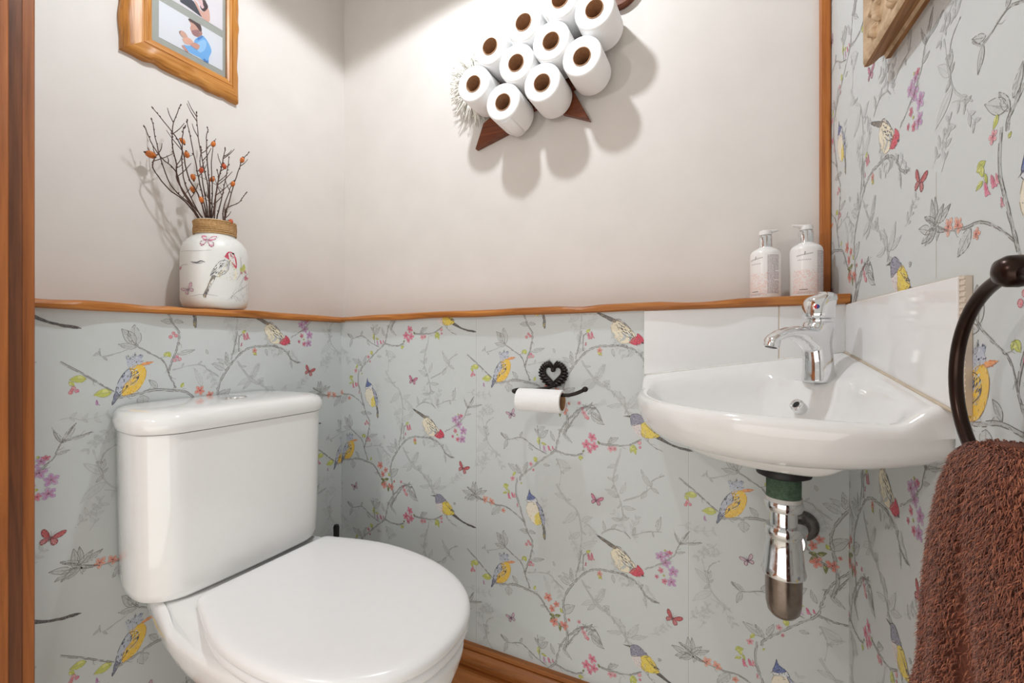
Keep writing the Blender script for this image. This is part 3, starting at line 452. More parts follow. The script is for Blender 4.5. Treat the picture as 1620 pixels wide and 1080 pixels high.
# right wall, papered to the ceiling
mb = MB()
mb.box((-.15, -.05, 0), (.87, 0, HC), 0, pc, fr=lambda s, o, z: RW(s, o, z))
fr = lambda u, v, d: tuple(RW(u, d, v))
paper_wall(mb, fr, (-.14, .87, .0, HC), (.4110, .8530), (1.03, 1.02), ART, 0)
s0 = .327
mb.poly([fr(s0 - .0006, .975, .0001), fr(s0 + .0006, .975, .0001), fr(s0 + .0006, 1.10, .0001), fr(s0 - .0006, 1.10, .0001)], 0, lin((186, 178, 168)))
s0 = .352
mb.poly([fr(s0 - .0008, .05, .0001), fr(s0 + .0008, .05, .0001), fr(s0 + .0008, .80, .0001), fr(s0 - .0008, .80, .0001)], 0, lin((150, 120, 70)))
struct(mb.obj('wall_right', [M_paper]))
# front wall with the doorway the camera looks through
mb = MB()
mb.box((-.17, -.86, 0), (.075, -.735, HC)); mb.box((1.30, -.86, 0), (1.40, -.735, HC)); mb.box((.075, -.86, 2.02), (1.30, -.735, HC))
struct(mb.obj('wall_front', [M_plaster]))
mb = MB(); mb.box((-.17, -.86, HC), (1.42, .20, HC + .05)); struct(mb.obj('ceiling', [M_ceil]))
mb = MB(); mb.box((-.17, -2.4, -.05), (1.9, .20, 0)); struct(mb.obj('floor', [M_floor]))
# stained door lining on the left, stepped
mb = MB()
prof = [(.072, -.7345), (.072, -.7105), (.0845, -.7105), (.088, -.713), (.088, -.7255), (.0905, -.7262), (.0925, -.728), (.0925, -.7420), (.0945, -.7425), (.0965, -.744), (.0965, -.90), (.070, -.90), (.070, -.8605), (.0752, -.8605), (.0752, -.7345)]
mb.loft([[(x, y, 0) for x, y in prof], [(x, y, 2.02) for x, y in prof]], True, True)
o = fixn(mb.obj('trim_1', [M_pine_z, M_pine_dark], smooth=20))
for p in o.data.polygons:
    c = p.center
    if -.7425 < c.y < -.726 and abs(p.normal.x) > .5: p.material_index = 1
struct(o)

# unseen panelled door, added open into the hall to reflect brown in the chrome
mb = MB(); mb.box((.030, -1.66, .008), (.070, -.905, 2.0), 0)
for z0, z1 in ((.20, .90), (1.05, 1.85)):
    mb.box((.066, -1.54, z0), (.074, -1.03, z1), 1)
dr = struct(mb.obj('door_1', [M_pine_z, M_pine_dark], bevel=.003))
hm = MB(); hm.lathe([(.024, 0), (.024, .004), (.009, .007), (.009, .03), (.024, .042), (.026, .052), (.018, .062), (0, .064)], (.070, -1.60, 1.0), 28, (1, 0, 0)); hm.obj('door_handle', [M_bronze], dr, smooth=40)
def ledge(name, p0, p1, out, zb0, zb1, thick, depth, mat, seed):
    """waney-edged oak shelf board, run from p0 to p1, its front edge hacked and uneven"""
    rnd = random.Random(seed); p0 = Vector(p0); p1 = Vector(p1); out = Vector(out); n = 90; rings = []
    d = [0.] * (n + 1); e = [0.] * (n + 1)
    for arr, amp, cnt in ((d, .0035, 16), (e, .0030, 20)):
        for _ in range(cnt):
            c = rnd.uniform(0, n); w = rnd.uniform(2, 7); a = rnd.uniform(-amp, amp)
            for i in range(n + 1): arr[i] += a * math.exp(-((i - c) / w) ** 2)
    for i in range(n + 1):
        t = i / n; b = p0.lerp(p1, t); z0 = zb0 + (zb1 - zb0) * t; z1 = z0 + thick + min(.0015, e[i]); dd = min(.004, d[i])
        zz = z0 + max(-.0015, e[n - i] * .4)
        rings.append([b - out * depth + Vector((0, 0, z0)), b + out * (.013 + dd) + Vector((0, 0, zz)), b + out * (.0175 + dd) + Vector((0, 0, zz + .003)),
                      b + out * (.0190 + dd * 1.2) + Vector((0, 0, (z0 + z1) / 2)), b + out * (.0175 + dd + e[i] * .5) + Vector((0, 0, z1 - .004 + e[i] * .6)), b + out * (.0125 + dd) + Vector((0, 0, z1)), b - out * depth + Vector((0, 0, z1))])
    mb = MB(); mb.loft(rings); return struct(fixn(mb.obj(name, [mat], smooth=35)))
ledge('trim_2', (-.02, -.0, 0), (C0.x - .001, 0, 0), (0, -1, 0), .9620, .9712, .0165, REC, M_oak_x, 3)
ledge('trim_3', (0, -.735, 0), (0, REC, 0), (1, 0, 0), .9598, .9610, .0170, .119, M_oak_y, 8)
# upright oak strip where the back wall meets the papered wall
mb = MB(); x1 = C0.x - .0095
mb.box((x1 - .0190, REC - .013, .9868), (x1 + .0005, REC, HC)); struct(mb.obj('trim_4', [M_oak_z], bevel=.003, bseg=2))
# skirting along the back wall
prof = [(0, .112), (-.013, .1125), (-.0155, .110), (-.0155, .104), (-.012, .100), (-.019, .098), (-.026, .092), (-.0285, .084), (-.026, .075), (-.020, .069), (-.016, .066), (-.016, .058), (-.031, .057), (-.033, .055), (-.033, 0), (0, 0)]
mb = MB(); mb.loft([[(x, y, z - .006 * x) for y, z in prof] for x in (0.0, C0.x - .001)]); struct(fixn(mb.obj('baseboard_back', [M_skirt], smooth=30)))
mb = MB(); mb.loft([[(-y, x, z) for y, z in prof] for x in (-.733, -.034)]); struct(fixn(mb.obj('baseboard_left', [M_skirt], smooth=30)))

# ------------------------------------------------------------------ splashbacks of white tile around the corner basin
t = thing('tiled_splashback', 'white glazed tile splashback on the back wall under the wooden ledge, behind the tap', 'splashback', (1.10, 0, .84), 'white tile splashbacks')
def rim(r): return .8825 - .0545 * r / .37          # height of the basin's raised back edge, r from the corner
def tile_x(x0, x1, zt0, zt1):
    mb = MB(); rg = []
    for x, zt in ((x0, zt0), (x1, zt1)): 
        zb = rim(C0.x - x) + .0006; rg.append([(x, -.0005, zb), (x, -.0075, zb), (x, -.0075, zt), (x, -.0005, zt)])
    mb.loft(rg); return fixn(mb.obj('tile', [M_tile], t, bevel=.0012))
tile_x(.9145, 1.1695, .9688, .9700); tile_x(1.1713, 1.2748, .9702, .9708)
mb = MB(); mb.loft([[(x, -.0002, rim(C0.x - x) - .0005), (x, -.0062, rim(C0.x - x) - .0005), (x, -.0062, .9688), (x, -.0002, .9688)] for x in (.9150, 1.2735)]); fixn(mb.obj('grout', [M_grout], t))
M_seal = plain('white_sealant', (232, 230, 226), .35); M_bead = plain('cream_sealant', (206, 192, 170), .5)
mb = MB(); mb.box((1.2738, -.0100, .8800), (1.2760, -.0004, .9705)); mb.obj('corner_sealant', [M_seal], t, bevel=.0006)
mb = MB(); mb.tube([(x, -.0085, rim(C0.x - x) + .0004) for x in [.916 + .0358 * k for k in range(11)]], .0017, 8); mb.obj('sealant_bead', [M_seal], t, smooth=180)
t = thing('tiled_splashback', 'large white glazed tile with ribbed edge strip on the papered wall behind the towel ring', 'splashback', tuple(RW(.2, 0, .84)), 'white tile splashbacks')
mb = MB(); mb.loft([[tuple(RW(s, o, z)) for o, z in ((.0005, rim(s) + .0006), (.0075, rim(s) + .0006), (.0075, .9690), (.0005, .9690))] for s in (.0005, .3915)]); fixn(mb.obj('tile', [M_tile], t, bevel=.0012))
mb = MB(); mb.loft([[tuple(RW(s, o, z)) for o, z in ((.0003, rim(s) - .0005), (.0060, rim(s) - .0005), (.0060, .9696), (.0003, .9696))] for s in (.0005, .3920)]); fixn(mb.obj('grout', [M_grout], t))
mb = MB(); mb.tube([tuple(RW(s, .0090, rim(s) + .0006)) for s in [.010 + .0378 * k for k in range(11)]], .0019, 8); mb.obj('sealant_bead', [M_bead], t, smooth=180)
mb = MB()
for k in range(48):
    z = .8245 + k * .003; mb.box((.3925, .0005, z), (.4035, .0068 if k % 2 else .0058, z + .003), fr=lambda s, o, z: RW(s, o, z))
mb.obj('edge_strip', [plain('beige_trim', (214, 200, 184), .5)], t)
# ------------------------------------------------------------------ corner wash basin
bas = thing('wash_basin', 'white ceramic corner wash basin with a raised back edge, fixed between two walls', 'basin', tuple(C0 + Vector((0, 0, .73))))
U1 = Vector((-1, 0, 0)); U2 = WR
def BP(p, q, z): return C0 + U1 * p + U2 * q + Vector((0, 0, z))
def Rout(th): 
    s2 = math.sin(2 * th); return .370 + .052 * s2 * s2
def ztop(p, q, r, R):
    zr = .804 + .029 * (1 - sstep(.11, .27, r))
    d = min(p, q); h = rim(r)
    back = max(0, h - zr) * (1 - sstep(.010, .052 + .03 * max(0, 1 - r / .2), d))
    z = zr + back
    # the bowl
    dr = (R - r) - .026; dw = d - .040; dd = (p + q) * .7071 - .135
    k = .020
    def smin(a, b): hh = max(0, min(1, .5 + .5 * (b - a) / k)); return b * (1 - hh) + a * hh - k * hh * (1 - hh)
    m = smin(smin(dr, dw), dd)
    if m > -.012:
        x = min(1, max(0, (m + .012) / .085)); z -= .092 * (math.sin(PI / 2 * x) ** 1.15) * sstep(0, .18, x)
    return z
def zbot(f):
    tab = [(0, .735), (.3, .727), (.5, .7235), (.7, .7245), (.8, .7270), (.87, .7310), (.92, .7370), (.955, .7455), (.98, .7580), (1.0, .7800)]
    for a, b in zip(tab, tab[1:]):
        if f <= b[0]: return a[1] + (b[1] - a[1]) * (f - a[0]) / (b[0] - a[0])
    return tab[-1][1]
NT = 64; NRr = 44; mb = MB(); rows = []
for i in range(NT + 1):
    th = PI / 2 * i / NT; R = Rout(th); row = []
    def at(r, z): return BP(r * math.cos(th), r * math.sin(th), z)
    for j in range(NRr + 1):
        r = (R - .010) * (j / NRr) ** .9
        row.append(at(r, ztop(r * math.cos(th), r * math.sin(th), r, R)))
    zt = ztop((R - .010) * math.cos(th), (R - .010) * math.sin(th), R - .010, R)
    for a in (25, 50, 75):                           # rolled rim
        aa = math.radians(a); row.append(at(R - .010 + .010 * math.sin(aa), zt - .012 + .012 * math.cos(aa)))
    row.append(at(R, zt - .014))
    for f in (1.0, .990, .98, .968, .955, .938, .92, .895, .87, .835, .8, .75, .7, .6, .5, .4, .25, .1, 0.):
        row.append(at(R * f, zbot(f) + .024 * (1 - math.sin(2 * th)) ** 2 * sstep(.2, .8, f) * (1 if f < .999 else .6)))
    rows.append(row)
mb.loft(rows, True, True, wrap=False)
fixn(mb.obj('bowl', [M_ceramic], bas, smooth=50))
# overflow ring on the steep inner back of the bowl
DG = (U1 + U2).normalized(); oc = C0 + U1 * .103 + U2 * .124 + Vector((0, 0, .792)); ax = (DG * .82 + Vector((0, 0, .58))).normalized()
mb = MB(); mb.lathe([(.0055, .004), (.0062, .0055), (.0085, .0062), (.0102, .0050), (.0112, .002), (.0112, -.012)], oc, 28, ax, caps=False)
ovr = mb.obj('overflow_ring', [M_chrome], bas, smooth=60)
mb = MB(); mb.lathe([(.0057, .0038), (.0057, -.01)], oc, 24, ax); mb.obj('overflow_hole', [M_black], ovr)
mb = MB(); wc = C0 + U1 * .175 + U2 * .190
mb.lathe([(.0, .7352), (.012, .7352), (.017, .7362), (.0205, .7345), (.0205, .728)], wc, 28); mb.obj('waste_plughole', [M_chrome], bas, smooth=50)

# ------------------------------------------------------------------ mixer tap
TB = Vector((1.2215, -.0975, 0)); D = Vector((-.735, -.678, 0)).normalized(); SD = Vector((-D.y, D.x, 0))
tap = thing('mixer_tap', 'chrome monobloc mixer tap with a curved spout, standing in the corner of the basin', 'tap', (TB.x, TB.y, .822))
mb = MB(); rings = []
def ell(c, a, b, z, ux=D, uy=SD, n=28, ex=2.4):
    out = []
    for k in range(n):
        t = 2 * PI * k / n; cx, sy = math.cos(t), math.sin(t)
        out.append(c + ux * a * math.copysign(abs(cx) ** (2 / ex), cx) + uy * b * math.copysign(abs(sy) ** (2 / ex), sy) + Vector((0, 0, z)))
    return out
for z, a, b, off in ((.8195, .0245, .0235, 0), (.824, .0245, .0235, 0), (.840, .0232, .0222, .000), (.860, .0220, .0212, .001), (.880, .0222, .0210, .003), (.896, .0238, .0215, .006), (.910, .0250, .0222, .004), (.922, .0240, .0225, .001), (.930, .0225, .0220, -.001), (.934, .0200, .0200, -.001)):
    rings.append(ell(TB + D * off, a, b, z))
mb.loft(rings)
path = [(.000, .900, .0230, .0230), (.016, .905, .0215, .0205), (.032, .909, .0195, .0160), (.050, .9125, .0180, .0125), (.068, .9125, .0168, .0105), (.084, .909, .0160, .0092), (.096, .9035, .0150, .0082), (.104, .898, .0130, .0070), (.109, .893, .0090, .0045)]
rings = []
for i, (l, z, hw, hh) in enumerate(path):
    a = path[max(0, i - 1)]; b = path[min(len(path) - 1, i + 1)]
    T = (D * (b[0] - a[0]) + Vector((0, 0, b[1] - a[1]))).normalized(); UP = T.cross(SD); UP = UP if UP.z > 0 else -UP
    c = TB + D * l + Vector((0, 0, z)); rings.append([c + SD * hw * math.cos(2 * PI * k / 24) + UP * hh * math.sin(2 * PI * k / 24) for k in range(24)])
mb.loft(rings)
rings = []                                            # the arch below the spout
for l, z, hw, hh in ((.006, .884, .0205, .018), (.020, .8925, .0190, .0170), (.034, .9005, .0170, .0120), (.048, .906, .0150, .0085)):
    c = TB + D * l + Vector((0, 0, z)); rings.append([c + SD * hw * math.cos(2 * PI * k / 24) + Vector((0, 0, 1)) * hh * math.sin(2 * PI * k / 24) for k in range(24)])
mb.loft(rings)
o = fixn(mb.obj('tap_body', [M_chrome], tap, smooth=180))
r = o.modifiers.new('remesh', 'REMESH'); r.mode = 'VOXEL'; r.voxel_size = .0016; r.use_smooth_shade = True
sm = o.modifiers.new('smooth', 'SMOOTH'); sm.iterations = 14; sm.factor = .5
mb = MB(); ac = TB + D * .099 + Vector((0, 0, .896)); aax = (Vector((0, 0, -1)) + D * .30).normalized()
mb.lathe([(.0118, -.004), (.0122, .006), (.0116, .0105), (.0095, .0108), (.0092, .006)], ac, 28, aax, caps=False)
ae = mb.obj('aerator', [M_chrome], tap, smooth=40)
mb = MB(); mb.lathe([(.0094, .0085), (.0094, .007)], ac, 24, aax); mb.obj('aerator_mesh', [M_rubber], ae)
mb = MB(); mb.lathe([(.0175, .930), (.0190, .932), (.0190, .9375), (.0175, .939)], TB - D * .001, 32); mb.obj('collar', [M_chrome], tap, smooth=40)
rings = []
BK = (Vector((.55, -.35, 0))).normalized()            # the lever points back to the right wall
for z, a, lift in ((.9395, .0225, 0), (.941, .0242, 0), (.950, .0244, .0), (.962, .0240, .0), (.971, .0228, .001), (.977, .0205, .0018), (.9815, .0160, .002), (.984, .009, .002), (.9848, .001, .002)):
    ring = []
    for k in range(32):
        t = 2 * PI * k / 32; v = D * math.cos(t) + SD * math.sin(t); f = max(0, v.dot(BK)) ** 3
        ext = a * (1 + .34 * f * sstep(.958, .978, z)); ring.append(TB + v * ext + Vector((0, 0, z + .006 * f * sstep(.955, .975, z) - .002 * max(0, -v.dot(BK)) * sstep(.95, .98, z))))
    rings.append(ring)
mb = MB(); mb.loft(rings); lev = fixn(mb.obj('lever_handle', [M_chrome], tap, smooth=55))
fd = Vector((-.22, -.975, 0)).normalized(); fs = Vector((-fd.y, fd.x, 0))
for sg, nm, c in ((-1, 'hot_mark', (196, 34, 40)), (1, 'cold_mark', (34, 52, 128))):
    mb = MB(); pts = [(0, -.0042)] + [(sg * .0042 * math.cos(a), .0042 * math.sin(a)) for a in [(-PI / 2) + PI * k / 10 for k in range(11)]] + [(0, .0042)]
    mb.prism(pts, lambda u, v, d: TB + fd * (.0238 + d) + fs * u + Vector((0, 0, .961 + v)), 0, .0012)
    o = fixn(mb.obj(nm, [plain(nm + '_enamel', c, .25, coat=.4)], lev)); o['label'] = ('red' if sg < 0 else 'blue') + ' half of the temperature dot'

for ob in [ob for ob in COL.objects if ob.type == 'MESH' and (ob.parent is tap or (ob.parent and ob.parent.parent is tap))]:
    for v_ in ob.data.vertices: v_.co.z = .8315 + (v_.co.z - .8195) * .905
tap.location.z = .8315
for ob in [ob for ob in COL.objects if ob.parent is tap]: ob.location.z = -.8315
# ------------------------------------------------------------------ bottle trap under the basin
TP = Vector((1.1655, -.152, 0))
trap = thing('bottle_trap', 'chrome bottle trap with a green threaded waste, hanging under the basin', 'trap', (TP.x, TP.y, .44))
M_brass = plain('tarnished_brass', (168, 142, 116), .35, .5, var=.1, nscale=90)
M_thread = plain('verdigris_thread', (112, 136, 116), .5, .0, var=.08, nscale=150)
M_nylon = plain('white_nylon', (206, 204, 200), .5)
M_copper = plain('worn_chrome_cup', (150, 138, 130), .24, 1., var=.06, nscale=60)
mb = MB(); mb.lathe([(.030, .7270), (.034, .7225), (.0375, .708), (.036, .694), (.030, .683)], TP, 36); mb.obj('waste_flange', [M_brass], trap, smooth=50)
mb = MB(); mb.lathe([(.030, .694), (.0395, .692), (.0415, .687), (.0400, .681), (.031, .677), (.026, .677)], TP, 36); mb.obj('rubber_washer', [M_rubber], trap, smooth=50)
mb = MB(); pr = []
for k in range(18): z = .680 - k * .0022; pr += [(.0258, z), (.0240, z - .0011)]
mb.lathe(pr, TP, 36); mb.obj('threaded_tail', [M_thread], trap, smooth=60)
mb = MB(); mb.lathe([(.020, .6445), (.0268, .6445), (.0272, .638), (.024, .636)], TP, 36); mb.obj('nylon_ring', [M_nylon], trap, smooth=40)
mb = MB(); mb.lathe([(.022, .6385), (.0278, .638), (.0288, .634), (.0285, .627), (.0265, .622), (.021, .620)], TP, 40); mb.obj('compression_nut', [M_chrome], trap, smooth=40)
mb = MB(); mb.lathe([(.0202, .624), (.0202, .590)], TP, 40); mb.obj('inlet_tube', [M_chrome], trap, smooth=40)
mb = MB(); mb.lathe([(.020, .597), (.0262, .5965), (.0282, .592), (.0286, .584), (.0262, .5785), (.0256, .577), (.0275, .560), (.0305, .530), (.0328, .521), (.0318, .516), (.027, .5145)], TP, 44); mb.obj('trap_body', [M_chrome], trap, smooth=35)
mb = MB(); mb.lathe([(.0272, .518), (.0270, .490), (.0262, .468), (.0235, .455), (.0175, .4475), (.009, .4440), (.0, .4430)], TP, 44); mb.obj('trap_cup', [M_copper], trap, smooth=60)
e0 = Vector((TP.x + .012, TP.y + .020, .560)); e1 = Vector((1.2085, -.006, .548)); eax = (e1 - e0).normalized()
mb = MB(); mb.lathe([(.0155, 0), (.0155, (e1 - e0).length)], e0, 32, eax); mb.obj('outlet_pipe', [M_chrome], trap, smooth=40)
mb = MB(); mb.lathe([(.0155, .006), (.0200, .007), (.0215, .012), (.0215, .021), (.019, .024), (.0155, .024)], e0, 32, eax); mb.obj('outlet_nut', [M_chrome], trap, smooth=35)
mb = MB(); mb.lathe([(.0160, .012), (.022, .0105), (.0268, .0075), (.0288, .003), (.0288, .0003), (.016, .0003)], (1.2085, 0, .548), 44, (0, -1, 0)); mb.obj('wall_flange', [plain('dull_chrome', (120, 116, 114), .22, 1., var=.06, nscale=90)], trap, smooth=50)

# ------------------------------------------------------------------ close-coupled toilet
YC = -.4075
wc = thing('toilet', 'white close-coupled toilet with a closed lid, standing against the left wall', 'toilet', (.30, YC, 0))
def rrect(x0, x1, y0, y1, rb, rf, z, n=8, bow=0.):
    """plan outline with small radius at the back (low x) and a large one at the front"""
    out = []
    for cx, cy, a0, r in ((x1 - rf, y1 - rf, 0, rf), (x0 + rb, y1 - rb, 90, rb), (x0 + rb, y0 + rb, 180, rb), (x1 - rf, y0 + rf, 270, rf)):
        for k in range(n + 1):
            a = math.radians(a0 + 90 * k / n); out.append([cx + r * math.cos(a), cy + r * math.sin(a), z])
    hw = (y1 - y0) / 2; yc = (y0 + y1) / 2
    for p in out:
        if p[0] > (x0 + x1) / 2: p[0] += bow * (1 - ((p[1] - yc) / hw) ** 2)
    return out
def cplan(hr, hf, x0, x1, r, z, bow=.006, n=9):
    """cistern plan: sides spreading from half-width hr at the wall to hf near the front, rounded front corners"""
    pts = [(x0, hr)]
    for k in range(1, 7): t = k / 7; pts.append((x0 + (x1 - r - x0) * t, hr + (hf - hr) * math.sin(PI / 2 * t)))
    for k in range(n + 1):
        a = PI / 2 * k / n; pts.append((x1 - r + r * math.sin(a), hf - r + r * math.cos(a)))
    for k in range(1, 6): t = k / 6; pts.append((x1, (hf - r) * (1 - t)))
    full = [(x, YC + w) for x, w in pts] + [(x1, YC)] + [(x, YC - w) for x, w in pts[::-1]]
    return [(x + (bow * (1 - ((y - YC) / hf) ** 2) if x > (x0 + x1) / 2 else 0), y, z) for x, y in full]
mb = MB(); rg = []
for z, gx, gy in ((.4270, .016, .020), (.4285, .010, .013), (.4340, .005, .007), (.447, .002, .0045), (.50, .001, .0035), (.60, 0, .0015), (.70, -.001, 0), (.7335, -.001, 0)):
    rg.append(cplan(.163 - gy, .1915 - gy, .004, .186 - gx, .056, z))
mb.loft(rg); fixn(mb.obj('cistern', [M_ceramic], wc, smooth=50))
mb = MB(); rg = []
for z, g in ((.7345, .006), (.7352, .0005), (.738, -.002), (.750, -.003), (.758, -.002), (.765, .001), (.770, .006), (.7735, .014), (.7752, .026), (.7762, .045)):
    rg.append(cplan(.167 - g, .1955 - g, .004, .190 - g, .058, z))
mb.loft(rg); lid = fixn(mb.obj('cistern_lid', [M_ceramic], wc, smooth=50))
mb = MB(); mb.lathe([(.0255, .7755), (.0255, .7785), (.0240, .7800), (.0225, .7795), (.0222, .7788), (.021, .7802), (.010, .7815), (0, .7818)], (.098, YC + .010, 0), 40); bt = mb.obj('flush_button', [M_chrome], lid, smooth=30)
def Dring(x0, x1, wr, wm, z, yc=YC, n=22, pw=2.25, rc=.018, skew=0.):
    """seat plan: straight back at x0, widest wm, round front ending at x1"""
    xm = x0 + (x1 - x0) * .42; half = []
    half.append((x0, 0.)); half.append((x0, wr - rc))
    for k in range(1, 6):
        a = PI / 2 * k / 5; half.append((x0 + rc - rc * math.cos(a), wr - rc + rc * math.sin(a)))
    for k in range(1, 6):
        t = k / 6; half.append((x0 + rc + (xm - x0 - rc) * t, wr + (wm - wr) * math.sin(PI / 2 * t)))
    for k in range(n + 1):
        a = PI / 2 * k / n; half.append((xm + (x1 - xm) * math.sin(a) ** (2 / pw), wm * max(0, math.cos(a)) ** (2 / pw)))
    pts = [(x, yc + w, z) for x, w in half] + [(x, yc - w, z) for x, w in half[-2:0:-1]]
    return [(x, y - (x - .226) * skew, z) for x, y, z in pts]
YS = -.4005; SK = .085
mb = MB(); rg = []
for z, g in ((.4245, .006), (.4255, .002), (.430, 0), (.437, .0005), (.4415, .003), (.4445, .008), (.4462, .016), (.4470, .03), (.4474, .07)):
    rg.append(Dring(.2220 + g * .6, .7020 - g, .1500 - g * .8, .1930 - g, z, YS, skew=SK))
mb.loft(rg); fixn(mb.obj('seat_lid', [M_seat], wc, smooth=60))
mb = MB(); rg = []
for z, g in ((.4060, .006), (.408, .002), (.413, 0), (.419, .0005), (.4225, .004)):
    rg.append(Dring(.2270 + g * .6, .6990 - g, .1480 - g * .8, .1910 - g, z, YS, skew=SK))
mb.loft(rg); fixn(mb.obj('seat', [M_seat], wc, smooth=60))
mb = MB()
for sy in (-.075, .075):
    mb = MB(); mb.lathe([(.009, -.02), (.011, -.016), (.011, .016), (.009, .02)], (.2170, YS + sy, .4235), 20, (0, 1, 0)); mb.obj('hinge', [M_seat], wc, smooth=40)
# pan: shelf under the cistern running into the bowl
def pan_ring(x0, x1, wr, wm, z, flat): return [(x, y, zz + .0225 * sstep(.375, .395, z) * (1 - sstep(.185, .235, x))) for x, y, zz in Dring(x0, x1, wr, wm, z, YC - .004 * sstep(.2, .35, z), pw=flat, rc=.030, skew=.065 * sstep(.25, .36, z))]
mb = MB(); rg = []
for z, x0, x1, wr, wm, pw in ((.0, .13, .475, .085, .105, 2.2), (.012, .13, .475, .085, .105, 2.2), (.03, .135, .47, .082, .100, 2.2), (.12, .14, .475, .078, .096, 2.2), (.20, .14, .52, .08, .110, 2.2), (.27, .13, .60, .092, .140, 2.2), (.315, .11, .650, .108, .160, 2.2), (.340, .080, .676, .126, .172, 2.25), (.352, .050, .685, .135, .178, 2.25),
     (.368, .034, .692, .141, .1825, 2.25), (.386, .026, .698, .145, .1855, 2.25), (.395, .024, .699, .146, .186, 2.25), (.4015, .028, .696, .143, .183, 2.25), (.4045, .036, .689, .135, .176, 2.25)):
    rg.append(pan_ring(x0, x1, wr, wm, z, pw))
mb.loft(rg); fixn(mb.obj('pan', [M_ceramic], wc, smooth=60))
# toilet brush in the corner behind
tb = thing('toilet_brush', 'black handled toilet brush standing in the corner beyond the toilet', 'toilet brush', (.0655, -.080, 0))
mb = MB(); mb.lathe([(.0, .12), (.0075, .12), (.0080, .355), (.0085, .369), (.0060, .3750), (0, .376)], (.0655, -.080, 0), 20); mb.obj('handle', [M_black], tb, smooth=40)
mb = MB(); mb.lathe([(0, .0), (.034, .0), (.037, .006), (.037, .125), (.034, .130), (.010, .131)], (.0655, -.080, 0), 28); mb.obj('holder', [M_black], tb, smooth=40)
# ------------------------------------------------------------------ sheep-shaped rack of toilet rolls on the back wall
M_walnut = wood('dark_walnut', (58, 26, 12), (104, 50, 22), (132, 70, 34), 0, 1.4, .35)
M_wool = plain('white_wool', (240, 238, 230), .9, var=.03)
M_tissue = plain('white_tissue', (246, 246, 246), .92, var=.01, nscale=220, bmp=.12, bdist=.0008)
M_card = plain('cardboard_core', (178, 138, 104), .85, var=.05, nscale=120)
ROLLS = [(.4681, 1.5872, 'white toilet roll on the sheep rack, leftmost of all, next to the woolly tail'),
 (.5171, 1.6723, 'white toilet roll on the sheep rack, second from the left along the upper slope'),
 (.6097, 1.7066, 'white toilet roll on the sheep rack, third from the left along the upper slope'),
 (.7062, 1.7268, 'white toilet roll cut off by the top of the photo, fourth along the upper slope'),
 (.5574, 1.5201, 'lowest toilet roll on the sheep rack, with a torn loose sheet, above the left leg'),
 (.5953, 1.6102, 'left one of the two inner toilet rolls surrounded by others on the rack'),
 (.6884, 1.6422, 'right one of the two inner toilet rolls surrounded by others on the rack'),
 (.7979, 1.6818, 'white toilet roll at the upper right of the rack below the wooden head'),
 (.6625, 1.5431, 'white toilet roll on the bottom row beside the right wooden leg'),
 (.7638, 1.5773, 'white toilet roll at the right end of the bottom row, below the upper right roll')]
_RP = [(.4691, 1.5873), (.5195, 1.6724), (.6156, 1.7056), (.7132, 1.7322), (.5574, 1.5179), (.5949, 1.6090), (.6894, 1.6366), (.7980, 1.6799), (.6660, 1.5405), (.7679, 1.5770)]
ROLLS = [(p[0], p[1], r[2]) for p, r in zip(_RP, ROLLS)]
rack = thing('toilet_roll_rack', 'dark wooden sheep-shaped rack with a woolly tail, hanging on the cream back wall', 'toilet roll rack', (.63, REC, 1.63))
frb = lambda u, v, d: (u, d, v)
def slab(name, pts, y0, y1, bev=.002):
    mb = MB(); mb.prism(pts, frb, y0, y1); return fixn(mb.obj(name, [M_walnut], rack, bevel=bev))
slab('leg', [(.4165, 1.4605), (.5300, 1.4900), (.552, 1.545), (.500, 1.560), (.4440, 1.5300)], .107, REC)
slab('leg', [(.7590, 1.4715), (.7150, 1.5560), (.690, 1.580), (.655, 1.560), (.6840, 1.5050)], .107, REC)
slab('head', [(.832 + .056 * math.cos(k * PI / 16), 1.802 + .063 * math.sin(k * PI / 16)) for k in range(32)], .104, REC)
slab('body_board', [(.470, 1.587), (.557, 1.530), (.662, 1.545), (.756, 1.583), (.795, 1.680), (.780, 1.750), (.706, 1.725), (.610, 1.705), (.517, 1.670)], .108, REC)
for x, z, _ in ROLLS:
    mb = MB(); mb.lathe([(.0075, .06), (.0075, .108)], (x, 0, z + .0115), 12, (0, 1, 0)); mb.obj('peg', [M_walnut], rack, smooth=40)
mb = MB(); rnd = random.Random(4)
for k in range(330):
    a = rnd.uniform(PI * .40, PI * 1.52); L = rnd.uniform(.5, 1.); cx, cz = .440, 1.640
    e = Vector((cx + math.cos(a) * .104 * L, rnd.uniform(.080, .120), cz + math.sin(a) * .112 * L)); s = Vector((cx + math.cos(a) * .025, .110, cz + math.sin(a) * .030))
    md = (s + e) / 2 + Vector((rnd.uniform(-.01, .01), -rnd.uniform(.004, .018), rnd.uniform(-.01, .01)))
    q = smoothpath([s, md, e, e + Vector((rnd.uniform(-.006, .006), .002, rnd.uniform(-.008, .002)))], 3); mb.tube(q, [.0022 * (1 - .75 * i / len(q)) for i in range(len(q))], 4)
mb.obj('wool_tail', [M_wool], rack, smooth=180)
